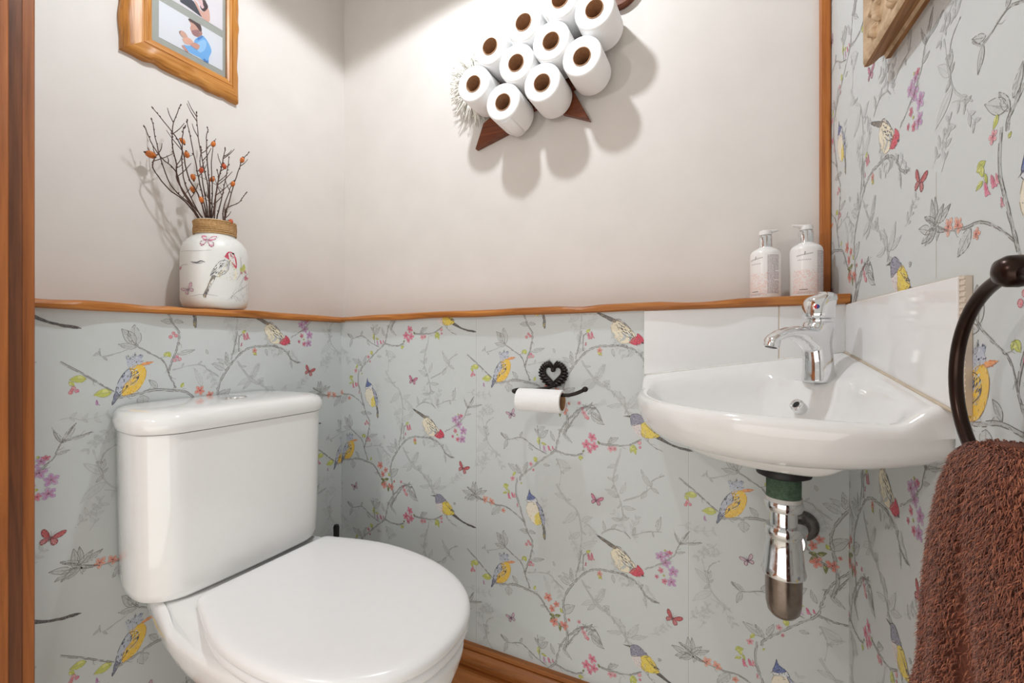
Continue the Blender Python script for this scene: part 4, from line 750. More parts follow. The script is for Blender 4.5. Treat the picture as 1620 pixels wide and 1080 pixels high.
def make_roll(label, R_=.0485, H=.095, core=.0205):
    r = thing('toilet_roll', label, 'toilet roll', (0, 0, 0), 'toilet rolls on the sheep rack')
    mb = MB(); rd = random.Random(2); prof = [(core + .001, -H / 2 + .003)]
    prof += [(core + .012, -H / 2 + .0005), (R_ - .005, -H / 2), (R_ - .0015, -H / 2 + .0015), (R_, -H / 2 + .005), (R_ * 1.004, 0), (R_, H / 2 - .004), (R_ - .002, H / 2), (core + .001, H / 2), (core + .001, -H / 2 + .003)]
    mb.lathe(prof, (0, 0, 0), 56, (0, 1, 0), caps=False); mb.obj('paper', [M_tissue], r, smooth=45)
    mb = MB(); mb.lathe([(core, -H / 2 + .0005), (core + .0012, -H / 2 + .0005), (core + .0012, H / 2), (core, H / 2), (core, -H / 2 + .0005)], (0, 0, 0), 36, (0, 1, 0), caps=False)
    o = mb.obj('cardboard_core', [M_card], r, smooth=45); o['label'] = 'brown cardboard core'
    return r
proto = None
for i, (x, z, lab) in enumerate(ROLLS):
    if proto is None: r = proto = make_roll(lab)
    else:
        r = proto.copy(); COL.objects.link(r); r['label'] = lab
        for ch in list(proto.children):
            c = ch.copy(); COL.objects.link(c); c.parent = r
    r.location = (x, .0555, z); r.rotation_euler = (0, i * .7, 0)
    if i == 4:
        mb = MB(); q = [(-.006, -.0480, .0), (.020, -.0480, -.005)]
        sh = []
        for k in range(7):
            t = k / 6; a = -PI / 2 + .5 - .75 * t; rr = .0492 + .004 * math.sin(t * 3); sh.append((rr * math.cos(a), rr * math.sin(a)))
        mb.loft([[(x + u, y, z + v) for u, v in sh] for y in (.008 + .004, .06, .1005)], False, False, wrap=False)
        o = mb.obj('loose_sheet', [M_tissue], None, smooth=60); sd = o.modifiers.new('solidify', 'SOLIDIFY'); sd.thickness = .0005
        o.parent = r; o.matrix_parent_inverse = (Matrix.Translation(r.location) @ r.rotation_euler.to_matrix().to_4x4()).inverted()

# ------------------------------------------------------------------ wrought-iron roll holder with a heart plate and its nearly used roll
hd = thing('toilet_roll_holder', 'black wrought-iron roll holder with a braided heart plate on the papered back wall', 'toilet roll holder', (.701, 0, .80))
def heart(t, s=1.):
    x = 16 * math.sin(t) ** 3; y = 13 * math.cos(t) - 5 * math.cos(2 * t) - 2 * math.cos(3 * t) - math.cos(4 * t)
    return x / 16 * s, y / 16 * s
HX, HZ = .7012, .8225
mb = MB()
ring = []
def hpt(t): 
    x, z = heart(t, .0225); return HX + x * 1.02, HZ + .001 + z * 1.10
for k in range(64):
    x, z = hpt(2 * PI * k / 64); ring.append((x, -.004, z))
mb.tube(ring, .0036, 8, closed=True)
for sg in (-1, 1):                                    # overlapping leaves, base to top, round the heart
    for k in range(12):
        f = (k + .4) / 12; x, z = hpt(PI - sg * PI * (.04 + .90 * f)); b = Vector((x, -.005, z))
        fi = -PI / 2 + sg * PI * (.06 + .88 * f) + sg * .20 * math.sin(PI * f); e = Vector((HX + .0385 * math.cos(fi), -.005, HZ + .002 + .0325 * math.sin(fi)))
        tv = e - b; L = tv.length; tv = tv / L; sv = Vector((tv.z, 0, -tv.x)); rr = []
        for g, w_, d in ((-.12, .0018, .0015), (.12, .0040, .0050), (.42, .0050, .0070), (.7, .0040, .0056), (.9, .0021, .003), (1., .0007, .001)):
            c = b + tv * L * g; rr.append([c + sv * w_ * math.cos(a) + Vector((0, -d * (1. if math.sin(a) > 0 else .3) * abs(math.sin(a)), 0)) for a in [2 * PI * j / 8 for j in range(8)]])
        mb.loft(rr)
mb.lathe([(.0052, 0.001), (.0052, .0085), (.003, .0105)], (HX, 0, HZ + .0105), 12, (0, -1, 0))
mb.lathe([(.0045, .001), (.0045, .010), (.003, .012)], (HX, 0, HZ - .027), 12, (0, -1, 0))
fixn(mb.obj('heart_plate', [M_iron], hd, smooth=50))
mb = MB(); bar = smoothpath([(HX, -.004, .795), (HX - .012, -.016, .790), (.660, -.022, .785), (.630, -.026, .785), (.6185, -.036, .7845), (.6180, -.052, .784), (.626, -.0635, .7828), (.640, -.0665, .7818), (.70, -.0665, .7814), (.752, -.0665, .7814), (.768, -.066, .7835), (.784, -.065, .7890), (.7985, -.064, .7965)], 5)
mb.tube(bar, .0042, 12)
q = bar[-1]; mb.lathe([(.0, -.0065), (.0045, -.0055), (.0062, -.001), (.0058, .003), (.003, .006), (0, .0065)], q, 14, (.85, 0, .42))
mb.obj('roll_bar', [M_iron], hd, smooth=60)
r2 = thing('toilet_roll', 'nearly used up toilet roll on the black iron holder', 'toilet roll', (.6940, -.0665, .7665))
mb = MB(); Ra = .0262; xa, xb = .6395, .7475
mb.lathe([(.0205, xa + .002), (Ra - .001, xa), (Ra, xa + .002), (Ra * 1.01, (xa + xb) / 2), (Ra, xb - .002), (Ra - .001, xb), (.0205, xb), (.0205, xa + .002)], (0, -.0665, .7665), 48, (1, 0, 0), caps=False)
mb.obj('paper', [M_tissue], r2, smooth=50)
mb = MB()                                             # loose end stuck down at a slant
for w0, w1 in ((-.45, .25),):
    mb.loft([[(x, -.0665 - (Ra * 1.018) * math.cos(a), .7665 + (Ra * 1.018) * math.sin(a)) for a in [w0 + (w1 + s * .5 - w0) * k / 8 for k in range(9)]] for x, s in ((.6398, -.6), (.668, .0), (.690, .7), (.7472, .9))], False, False, wrap=False)
mb.obj('loose_sheet', [M_tissue], r2, smooth=60)
mb = MB(); mb.lathe([(.0192, xa + .0005), (.0204, xa + .0005), (.0204, xb - .0003), (.0192, xb - .0003), (.0192, xa + .0005)], (0, -.0665, .7665), 36, (1, 0, 0), caps=False)
mb.obj('cardboard_core', [M_card], r2, smooth=50)

# ------------------------------------------------------------------ papered jar of twigs and rosehips on the shelf
JC = Vector((-.049, -.3506, 0)); JF = (Vector((CAM[0], CAM[1], 0)) - JC).normalized(); JS = Vector((-JF.y, JF.x, 0))
M_jar = printed('decoupage_jar', .35, .2, (226, 226, 222), .35)
JP = [(0, .9775), (.050, .9775), (.058, .9795), (.0655, .986), (.0695, .996), (.0705, 1.008), (.0705, 1.105), (.0695, 1.118), (.0655, 1.132), (.058, 1.143), (.0500, 1.1505), (.0435, 1.155), (.0418, 1.160), (.0418, 1.190), (.0425, 1.192), (.040, 1.193), (.038, 1.190), (.0375, 1.16), (.045, 1.148), (.064, 1.115), (.064, 1.0), (.05, .985), (0, .984)]
jar = thing('twig_jar', 'large white decoupage jar with a red-headed bird and twine-wrapped neck on the ledge', 'vase', (JC.x, JC.y, .9775))
mb = MB(); jw = lin((228, 229, 226)); mb.lathe(JP, JC, 64, None, 0, jw, caps=False)
def jr(z):
    for a, b in zip(JP, JP[1:14]):
        if a[1] <= z <= b[1] and b[1] > a[1]: return a[0] + (b[0] - a[0]) * (z - a[1]) / (b[1] - a[1])
    return .0705
def jpt(X, Y, lift):
    """drawing units of the jar picture -> point on the glass"""
    u = (X - 416) * .00041; z = .9775 + (1048 - Y) * .000478; z = min(1.1495, max(.9800, z)); r = jr(z) + lift; a = math.asin(max(-.98, min(.98, u / .0705)))
    return JC + JF * r * math.cos(a) + JS * r * math.sin(a) * 1 + Vector((0, 0, z))
JA = Art()
dk = (44, 44, 58)
def jp(*a): return [(a[i], -a[i + 1]) for i in range(0, len(a), 2)]
HK = dict(ln=(8, 20), w=2.4)
JA.feathered(jp(400, 890, 418, 892, 385, 965, 370, 994, 360, 985, 380, 940), (130, 122, 112), [dk, (190, 170, 140)], 22, -2., dk, **HK)
JA.feathered(jp(484, 800, 516, 845, 520, 890, 480, 902, 425, 890, 455, 850), (236, 230, 206), [(204, 190, 150), (160, 150, 130)], 40, 1.0, None, ln=(5, 12), w=1.6)
JA.feathered(jp(392, 890, 410, 850, 440, 815, 476, 808, 486, 830, 470, 868, 428, 892), (176, 176, 180), [dk, dk, (226, 226, 226)], 60, .8, dk, **HK)
JA.feathered(jp(460, 792, 478, 765, 505, 768, 519, 800, 519, 842, 500, 822, 480, 802), (206, 48, 86), [(150, 24, 50), (230, 110, 130)], 30, -.8, (150, 24, 50), ln=(5, 12), w=1.8)
JA.fill([(503 + math.cos(k) * 6, -770 + math.sin(k) * 5) for k in range(6)], (24, 22, 26), 5)
JA.butterfly(375, -716, 50, 'pink', -4); JA.butterfly(290, -958, 30, 'plum', 30)
JA.stroke(jp(302, 824, 330, 828, 350, 820, 370, 826), 5, dk, 3); JA.stroke(jp(310, 830, 340, 832, 360, 826), 3, (120, 120, 140), 3)
for X, Y, R_, c in ((570, 880, 14, 'pink'), (566, 850, 9, 'pinkpale'), (250, 850, 9, 'pink'), (590, 930, 9, 'lilac'), (545, 860, 8, 'pinkpale')): JA.flower(X, -Y, R_, c)
for a in ((555, -850, 560, -810), (550, -860, 540, -830)): JA.leaf(a[:2], a[2:], .4, 0, HUE['lime'])
for q in (jp(520, 900, 545, 850, 540, 780), jp(535, 930, 560, 880, 585, 850), jp(250, 842, 275, 836, 290, 840), jp(255, 770, 330, 772, 400, 765), jp(480, 1000, 520, 960, 560, 930, 590, 900), jp(300, 990, 360, 980, 430, 985)): JA.branch([(x, y) for x, y in q], 3, .5) if False else JA.stroke(q, 2.2, (170, 168, 172), 3)
for k in range(26):
    x = random.uniform(490, 590); y = -random.uniform(935, 1010); JA.stroke([(x, y), (x + random.uniform(-22, 22), y + random.uniform(8, 26))], 2., (160, 160, 166), 3)
for layer, c, poly in JA.it:
    mb.poly([jpt(X, -Y, .0002 + .0001 * layer) for X, Y in poly], 0, c)
mb.obj('jar', [M_jar], jar, smooth=60)
M_twine = plain('jute_twine', (186, 148, 100), .85, var=.1, nscale=260, bmp=.3, bdist=.001)
mb = MB(); rd = random.Random(9)
for k in range(9):
    z = 1.1610 + k * .0036; mb.tube([(JC.x + (.0438 + .0005 * math.sin(3 * a + k)) * math.cos(a), JC.y + (.0438 + .0005 * math.sin(3 * a + k)) * math.sin(a), z + .0011 * math.sin(a + k * .8) ) for a in [2 * PI * j / 40 for j in range(40)]], .0021, 7, closed=True)
o = mb.obj('twine_wrap', [M_twine], jar, smooth=60); o['label'] = 'brown jute twine wound round the neck'
M_twig = plain('dry_twig_bark', (84, 60, 50), .7, var=.06, nscale=200, bmp=.4, bdist=.0008)
M_hip = plain('orange_rosehip', (206, 112, 34), .25, var=.09, nscale=70, coat=.3)
M_hip2 = plain('red_orange_rosehip', (188, 74, 26), .25, var=.07, nscale=70, coat=.3)
M_calyx = plain('dry_calyx', (70, 40, 28), .8)
TL = {1: 'dry twig carrying the biggest orange rosehip, sticking out to the left of the jar', 3: 'long leaning twig with a yellow-orange rosehip high up near the upper left of the bunch', 4: 'twig with a pale orange rosehip at mid height, left of the middle of the bunch',
      5: 'thin tall twig with a red-orange rosehip at the centre of the bunch', 6: 'upright twig with an orange rosehip left of centre in the bunch', 7: 'upright twig topped by a round yellow-orange rosehip', 8: 'curved twig with a round red-orange rosehip right of the middle',
      9: 'slim twig with an orange rosehip right of centre below the red one', 10: 'twig bent to the right with an orange rosehip at its far right tip', 11: 'low side twig with a shiny red rosehip hanging just above the twine', 12: 'short twig with a flat orange rosehip below the far right one',
      13: 'left-leaning twig with a low orange rosehip near the twine, left of centre', 14: 'short twig with an orange rosehip low in the middle of the bunch'}
rd = random.Random(12)
for i, (p, hips) in enumerate(TWIGS):
    p = [(max(-.112, a), b, c) for a, b, c in p]
    lab = TL.get(i, 'bare dry brown twig without rosehips standing in the decoupage jar')
    p0 = Vector(p[0]); ctr = Vector((JC.x, JC.y, 0)); foot = Vector((JC.x + (p0.x - JC.x) * .3 + rd.uniform(-.02, .02), JC.y - (p0.y - JC.y) * .5 + rd.uniform(-.02, .02), 1.00))
    nk = Vector(p[0]); dxy = Vector((nk.x - JC.x, nk.y - JC.y, 0))
    if dxy.length > .030: nk = Vector((JC.x, JC.y, nk.z)) + dxy * (.030 / dxy.length)
    if nk.z > 1.18: nk.z = 1.18
    tw = thing('twig', lab, 'twig', tuple(foot), 'dry twigs in the jar')
    pts = smoothpath([foot, nk] + [Vector(q) for q in p[1:]], 5); n = len(pts)
    pts = [q + Vector((rd.uniform(-.0007, .0007), rd.uniform(-.0007, .0007), 0)) for q in pts]
    mb = MB(); mb.tube(pts, [.0021 - .0013 * (k / (n - 1)) for k in range(n)], 6)
    for k in range(int(n * .45), n - 1):
        if rd.random() < .5:                          # buds
            T = (pts[k + 1] - pts[k]).normalized(); dv = (T + Vector((rd.uniform(-.6, .6), rd.uniform(-.9, .9), 0))).normalized(); mb.lathe([(.0, 0), (.0013, .001), (.0014, .0025), (.0006, .0046), (0, .005)], pts[k], 6, dv)
        if rd.random() < .13:
            T = (pts[k + 1] - pts[k]).normalized(); sgn = rd.choice((-1, 1)); e = pts[k] + (T * .8 + Vector((rd.uniform(-.25, .25), sgn * .6, .1))) * rd.uniform(.018, .045)
            mb.tube(smoothpath([pts[k], (pts[k] + e) / 2 + Vector((0, sgn * .002, 0)), e], 3), [.0011, .001, .001, .0009, .0008, .0007, .0006], 5)
    mb.lathe([(0, -.0005), (.0014, .0005), (.0015, .003), (.0006, .005), (0, .0055)], pts[-1], 6, (pts[-1] - pts[-2]))
    mb.obj('stem', [M_twig], tw, smooth=60)
    for hx, hy, hz, horiz in hips:
        h = Vector((hx, hy, hz)); h.x = max(h.x, -.105); near = min(pts[8:], key=lambda q: (q - h).length)
        ax = Vector((.1, -1, .08)) if horiz else Vector((rd.uniform(-.2, .2), rd.uniform(-.5, .5), rd.choice((-1, 1)) * .8)); ax.normalize(); s = 1.55 if horiz else rd.uniform(.95, 1.12)
        mb = MB(); mb.lathe([(0, -.0072 * s), (.0022 * s, -.0068 * s), (.0044 * s, -.0042 * s), (.0051 * s, -.0005 * s), (.0047 * s, .003 * s), (.0030 * s, .0058 * s), (.0014 * s, .0068 * s), (0, .007 * s)], h, 16, ax)
        ho = mb.obj('rosehip', [M_hip2 if i in (5, 8, 11) else M_hip], tw, smooth=180)
        mb = MB(); b = h - ax * .0068 * s
        if (near - b).length > .0008: mb.tube([near, (near + b) / 2 + Vector((0, 0, .001)), b], .0006, 5)
        mb.lathe([(.0012, .0062 * s), (.0024, .0074 * s), (.001, .0092 * s), (0, .0095 * s)], h, 8, ax); mb.obj('calyx', [M_calyx], ho, smooth=60)

# ------------------------------------------------------------------ two pump bottles on the shelf
M_bot = printed('lotion_bottle', .3, .0, (240, 238, 236), .0)
M_pump = plain('white_pump', (236, 234, 232), .3, var=.004)
def bottle(cx, cy, turn, head_dir, label, tall, kind):
    zb = .9868
    b = thing('pump_bottle', label, 'soap bottle', (cx, cy, zb), 'pump bottles on the ledge')
    mb = MB(); prof = [(0, 0), (.0270, 0), (.0285, .0015), (.0288, .004), (.0288, .094), (.0280, .0985), (.0255, .1025), (.0215, .1055), (.0165, .1080), (.0130, .1100), (.0125, .1120), (0, .1120)]
    w = lin((240, 238, 236)); mb.lathe([(r, h * tall) for r, h in prof], (cx, cy, zb), 48, None, 0, w, caps=False)
    F_ = (Vector((CAM[0], CAM[1], 0)) - Vector((cx, cy, 0))).normalized(); S_ = Vector((-F_.y, F_.x, 0))
    def pt(u, h, d=.00015):
        a = u / .0288 + turn; r = .0288 + d; return Vector((cx, cy, zb + h * tall)) + F_ * r * math.cos(a) + S_ * r * math.sin(a)
    def dash(u0, u1, h, t, c, d=.0002):
        n = max(1, int(abs(u1 - u0) / .004)); cl = lin(c)
        for k in range(n):
            a = u0 + (u1 - u0) * k / n; e = u0 + (u1 - u0) * (k + 1) / n
            mb.poly([pt(a, h - t / 2, d), pt(e, h - t / 2, d), pt(e, h + t / 2, d), pt(a, h + t / 2, d)], 0, cl)
    rd = random.Random(5 + kind)
    for k in range(520):                              # printed pale pink blossom, thinning out upwards
        u = rd.uniform(-.026, .020); h = .010 + .045 * rd.random() ** 1.35; s = rd.uniform(.0008, .0022)
        c = mixc((236, 200, 192), (240, 238, 236), rd.uniform(.25, .85))
        mb.poly([pt(u + s * math.cos(a + k), h + s * math.sin(a + k) * .7, .0001) for a in (0, 1.3, 2.5, 3.8, 5.0)], 0, lin(c))
    # the maker's script line, spaced name and footer: tiny marks
    u = -.018
    g = (120, 116, 120)
    for k in range(14):
        big = k in (7,)
        mb.poly([pt(u, .0815 + .0003 * k, .0002), pt(u + .0011, .0815 + .0003 * k, .0002), pt(u + .0016, (.0885 if big else .0840) + .0003 * k, .0002), pt(u + .0005, (.0880 if big else .0836) + .0003 * k, .0002)], 0, lin((70, 66, 72) if big else mixc(g, (240, 238, 236), .25)))
        u += .0021
    for k in range(8):
        a = -.015 + k * .0030; dash(a, a + .0011, .0745, .0014, g)
        if k % 2: dash(a, a + .0004, .0745, .0026, g)
    for k in range(8): dash(-.012 + k * .0018, -.0108 + k * .0018, .0170, .0018, (90, 84, 90))
    for k in range(3): dash(-.017, .010 - .002 * k, .0130 - k * .0017, .0006, (176, 170, 172))
    # dense small print on the side panel
    for k in range(30):
        h = .0905 - k * .00265; u = .0195
        while u < .0430:
            L = rd.uniform(.0012, .0042); 
            if k in (12, 19) and u > .033: break
            dash(u, min(.0435, u + L), h, .0011, mixc((120, 90, 112), (180, 160, 172), rd.random())); u += L + .0006
    mb.obj('bottle_body', [M_bot], b, smooth=45)
    z0 = zb + .112 * tall; mb = MB(); mb.lathe([(.0128, -.004), (.0128, .021), (.0120, .0225), (.008, .0228)], (cx, cy, z0), 36); mb.obj('chrome_collar', [M_chrome], b, smooth=40)
    mb = MB(); hdv = Vector(head_dir).normalized(); hs = Vector((-hdv.y, hdv.x, 0)); c = Vector((cx, cy, z0))
    mb.lathe([(.0075, .020), (.0078, .0240), (.0118, .0250), (.0120, .0300), (.0112, .0335), (.007, .0352), (0, .0355)], c, 32)
    rr = []
    for l, w_, h_, z in ((-.004, .0085, .0050, .0305), (.006, .0078, .0044, .0318), (.014, .0060, .0034, .0330), (.020, .0044, .0026, .0342), (.025, .0030, .0019, .0350), (.0265, .0022, .0014, .0348)):
        rr.append([c + hdv * l + hs * w_ * math.cos(2 * PI * k / 16) + Vector((0, 0, z + h_ * math.sin(2 * PI * k / 16))) for k in range(16)])
    mb.loft(rr); fixn(mb.obj('pump_head', [M_pump], b, smooth=50))
bottle(1.1510, .0600, -.55, (.88, .35, 0), 'left white pump bottle on the ledge, turned so its small print shows', 1.0, 0)
bottle(1.2235, .0620, .02, (-.9, -.3, 0), 'right white pump bottle with label facing out, beside the upright oak strip', 1.03, 1)

# ------------------------------------------------------------------ framed family photographs on the left wall
fp = thing('picture_frame', 'carved honey-wood frame with two family photographs hanging on the left wall', 'picture', (-.12, -.385, 1.75))
M_frame = wood('carved_honey_wood', (132, 78, 22), (186, 122, 50), (212, 152, 80), 1, 1.6, .38, .4)
M_frame2 = wood('carved_honey_wood_upright', (132, 78, 22), (186, 122, 50), (212, 152, 80), 2, 1.6, .38, .4)
M_mount = plain('grey_mount', (158, 160, 152), .5, var=.01)
Y0, Y1, Z0, Z1 = -.5140, -.2545, 1.5415, 1.966
def side(name, a, b, inn, mat, seed, w, wa, wb):
    """one wavy-edged rail from corner a to corner b (y, z), inn = inward direction, mitred"""
    rd = random.Random(seed); a = Vector(a); b = Vector(b); inn = Vector(inn); t = (b - a).normalized(); L = (b - a).length; n = 48
    wob = [0.] * (n + 1); wz = [0.] * (n + 1)
    for arr, am in ((wob, .0032), (wz, .0028)):
        for _ in range(11):
            c = rd.uniform(2, n - 2); wd = rd.uniform(1.2, 3.5); A_ = rd.uniform(-am, am)
            for i in range(n + 1): arr[i] += A_ * math.exp(-((i - c) / wd) ** 2)
    prof = [(0, 0), (0, .010), (.004, .0165), (.010, .020), (.0245, .0215), (.0255, .0195), (.0275, .0195), (.0285, .0210), (.0330, .0205), (.0340, .0185), (.0400, .0165), (.0400, 0)]
    rings = []
    for i in range(n + 1):
        f = i / n; ring = []
        for k, (o_, h) in enumerate(prof):
            q = o_ / .04; oo = q * w + (-wob[i] * (1 - o_ / .02) if o_ < .02 else 0); s = q * wa + (L - q * (wa + wb)) * f
            p = a + t * s + inn * oo; ring.append((-.1200 + h + (wz[i] if 1 < k < 4 else 0), p.x, p.y))
        rings.append(ring)
    mb = MB(); mb.loft(rings); return fixn(mb.obj(name, [mat], fp, smooth=40))
WL, WRr, WB, WT = .0550, .0335, .0500, .0450
side('frame_rail', (Y0, Z0), (Y1, Z0), (0, 1), M_frame, 1, WB, WL, WRr); side('frame_rail', (Y0, Z1), (Y1, Z1), (0, -1), M_frame, 2, WT, WL, WRr)
side('frame_rail', (Y0, Z0), (Y0, Z1), (1, 0), M_frame2, 3, WL, WB, WT); side('frame_rail', (Y1, Z0), (Y1, Z1), (-1, 0), M_frame2, 4, WRr, WB, WT)
mb = MB(); mb.box((-.1195, Y0 + .053, Z0 + .048), (-.1112, Y1 - .032, Z1 - .043)); mb.obj('mount', [M_mount], fp)
M_photo = printed('photo_print', .35, .0, (226, 226, 228), .0)
def photo(label, y0, y1, z0, z1, polys, bg):
    mb = MB(); mb.box((-.1112, y0, z0), (-.1106, y1, z1), 0, lin(bg))
    for i, (nm, c, pl) in enumerate(polys):
        q = [tuple(v[:2]) for v in smoothpath([(a, b, 0) for a, b in pl + [pl[0]]], 3)][:-1] if nm != 'fold' else pl
        q = clip(q, y0, y1, z0, z1)
        if len(q) > 2: mb.poly([(-.1105 + .00008 * i, a, b) for a, b in q], 0, lin(c))
    o = mb.obj('photograph', [M_photo], fp); o['label'] = label
photo('photograph of a man in a blue shirt cradling a newborn baby', -.4415, -.2952, 1.6100, 1.6962, PHOTO, (220, 221, 226))
photo('photograph of a person in a dark top holding a baby', -.4415, -.2952, 1.7150, 1.8150, PHOTO_UP, (222, 216, 220))
m, nt, b = new_mat('clear_glass'); g = N_(nt, 'ShaderNodeBsdfGlossy'); g.inputs['Roughness'].default_value = .02; tr = N_(nt, 'ShaderNodeBsdfTransparent'); fz = N_(nt, 'ShaderNodeFresnel'); fz.inputs['IOR'].default_value = 1.35; mx = N_(nt, 'ShaderNodeMixShader')
nt.links.new(fz.outputs[0], mx.inputs[0]); nt.links.new(tr.outputs[0], mx.inputs[1]); nt.links.new(g.outputs[0], mx.inputs[2]); nt.links.new(mx.outputs[0], nt.nodes['Material Output'].inputs['Surface']); M_glass = m
mb = MB(); mb.box((-.1062, Y0 + .0535, Z0 + .0485), (-.1050, Y1 - .0325, Z1 - .0435)); mb.obj('glass_pane', [M_glass], fp)

# ------------------------------------------------------------------ carved mirror frame on the right wall
cf = thing('mirror_frame', 'carved pale wooden mirror frame at the top edge of the papered right wall', 'mirror', tuple(RW(.45, 0, 1.60)))
M_pale = plain('limed_carved_wood', (196, 168, 134), .6, var=.13, nscale=55, bmp=.35, bdist=.002)
S0, S1, Q0, Q1 = .193, .700, 1.313, 2.00
M_paleb = wood('bare_wood_edge', (96, 60, 30), (140, 94, 52), (176, 130, 84), 1, 1.3, .5)
def mrail(a, b, inn):
    a = Vector(a); b = Vector(b); inn = Vector(inn); t = (b - a).normalized(); L = (b - a).length
    prof = [(0, 0), (.0, .006), (.004, .009), (.002, .014), (-.002, .019), (-.0045, .026), (-.004, .0305), (.000, .0330), (.0055, .0330), (.0085, .0290), (.0110, .0265), (.062, .0265), (.0645, .0300), (.069, .0310), (.072, .028), (.072, 0)]
    rings = []
    for i in range(41):
        f = i / 40; ring = []
        for o_, h in prof:
            s = o_ + (L - 2 * o_) * f; p = a + t * s + inn * o_; ring.append(tuple(RW(p.x, h, p.y)))
        rings.append(ring)
    mb = MB(); mb.loft(rings); o = fixn(mb.obj('moulding', [M_pale, M_paleb], cf, smooth=35))
    np_ = len(prof)
    for p in o.data.polygons:
        if p.normal.dot(NR) < .30: p.material_index = 1
mrail((S0, Q0), (S1, Q0), (0, 1)); mrail((S0, Q1), (S1, Q1), (0, -1)); mrail((S0, Q0), (S0, Q1), (1, 0)); mrail((S1, Q0), (S1, Q1), (-1, 0))
mb = MB(); rd = random.Random(21)
def relief(c, ang, L, w, h=.010):
    """one carved acanthus lobe lying on the rail"""
    T = Vector((math.cos(ang), math.sin(ang))); S = Vector((-T.y, T.x)); rr = []
    for f, ww, hh in ((0, .35, .5), (.2, .8, .9), (.45, 1, 1), (.7, .75, .8), (.9, .35, .5), (1, .05, .1)):
        ring = []
        for k in range(10):
            a = PI * 2 * k / 10; u = math.cos(a) * w * ww; bend = .18 * L * f * f
            p = Vector(c) + T * L * f + S * (u + bend); z = .0255 + max(0, math.sin(a)) * h * hh * (1 - .45 * math.exp(-(u / (w * .22)) ** 2))
            ring.append(tuple(RW(p.x, z, p.y)))
        rr.append(ring)
    mb.loft(rr)
for zz in [Q0 + .075 + .030 * k for k in range(20)]:
    for sg in (-1, 1):
        relief((S0 + .036 + sg * .003, zz), PI / 2 + sg * -.75, .032, .0062); relief((S0 + .036 + sg * .002, zz + .013), PI / 2 + sg * -1.15, .022, .0045)
    relief((S0 + .036, zz), PI / 2, .026, .0035, .012)
for ss in [S0 + .080 + .030 * k for k in range(12)]:
    for sg in (-1, 1):
        relief((ss, Q0 + .036 + sg * .003), sg * .75, .032, .0062); relief((ss + .013, Q0 + .036 + sg * .002), sg * 1.15, .022, .0045)
    relief((ss, Q0 + .036), 0, .026, .0035, .012)
for k in range(9): relief((S0 + .016 + .004 * k, Q0 + .058 - .0035 * k), PI / 4 + (k - 4) * .30, .030, .0050, .011)
for k in range(7): relief((S0 + .012 + .003 * k, Q0 + .030 - .002 * k), PI / 4 + (k - 3) * .32, .020, .0040, .010)
fixn(mb.obj('carved_leaves', [M_pale], cf, smooth=50))
M_mirror, _nt, _b = new_mat('mirror_glass'); _b.inputs['Metallic'].default_value = 1; _b.inputs['Roughness'].default_value = .01; _b.inputs['Base Color'].default_value = (.9, .9, .9, 1)
mb = MB(); mb.box((S0 + .070, .004, Q0 + .070), (S1 - .070, .010, Q1 - .070), fr=lambda s, o, z: RW(s, o, z)); mb.obj('mirror', [M_mirror], cf)

# ------------------------------------------------------------------ towel ring and towel
RS, RO, RZ, RR = .5552, .042, .868, .083
tr_ = thing('towel_ring', 'dark bronze towel ring on the papered right wall, holding a brown towel', 'towel ring', tuple(RW(RS, 0, RZ + RR)))
mb = MB(); mb.tube([tuple(RW(RS + RR * math.sin(2 * PI * k / 72), RO, RZ + RR * math.cos(2 * PI * k / 72))) for k in range(72)], .0052, 14, closed=True); mb.obj('ring', [M_bronze], tr_, smooth=180)
mb = MB(); mb.lathe([(.0, .0), (.022, .0005), (.0225, .004), (.018, .008), (.010, .011), (.0075, .016), (.0080, .028), (.0108, .033), (.0122, .040), (.0118, .047), (.0085, .0525), (.003, .0545), (0, .0548)], tuple(RW(RS, 0, RZ + RR + .002)), 36, tuple(NR)); mb.obj('wall_mount', [M_bronze], tr_, smooth=60)
tl = thing('towel', 'thick fluffy brown hand towel draped through the bronze ring on the right wall', 'towel', tuple(RW(.56, .04, .80)))
M_towel = plain('brown_towel', (104, 56, 38), .95, var=.05, nscale=300)
M_pile, _nt, _b = new_mat('brown_towel_pile'); _at = N_(_nt, 'ShaderNodeAttribute', attribute_name='print'); _nt.links.new(_at.outputs['Color'], _b.inputs['Base Color']); _b.inputs['Roughness'].default_value = .9; _b.inputs['Sheen Weight'].default_value = .3
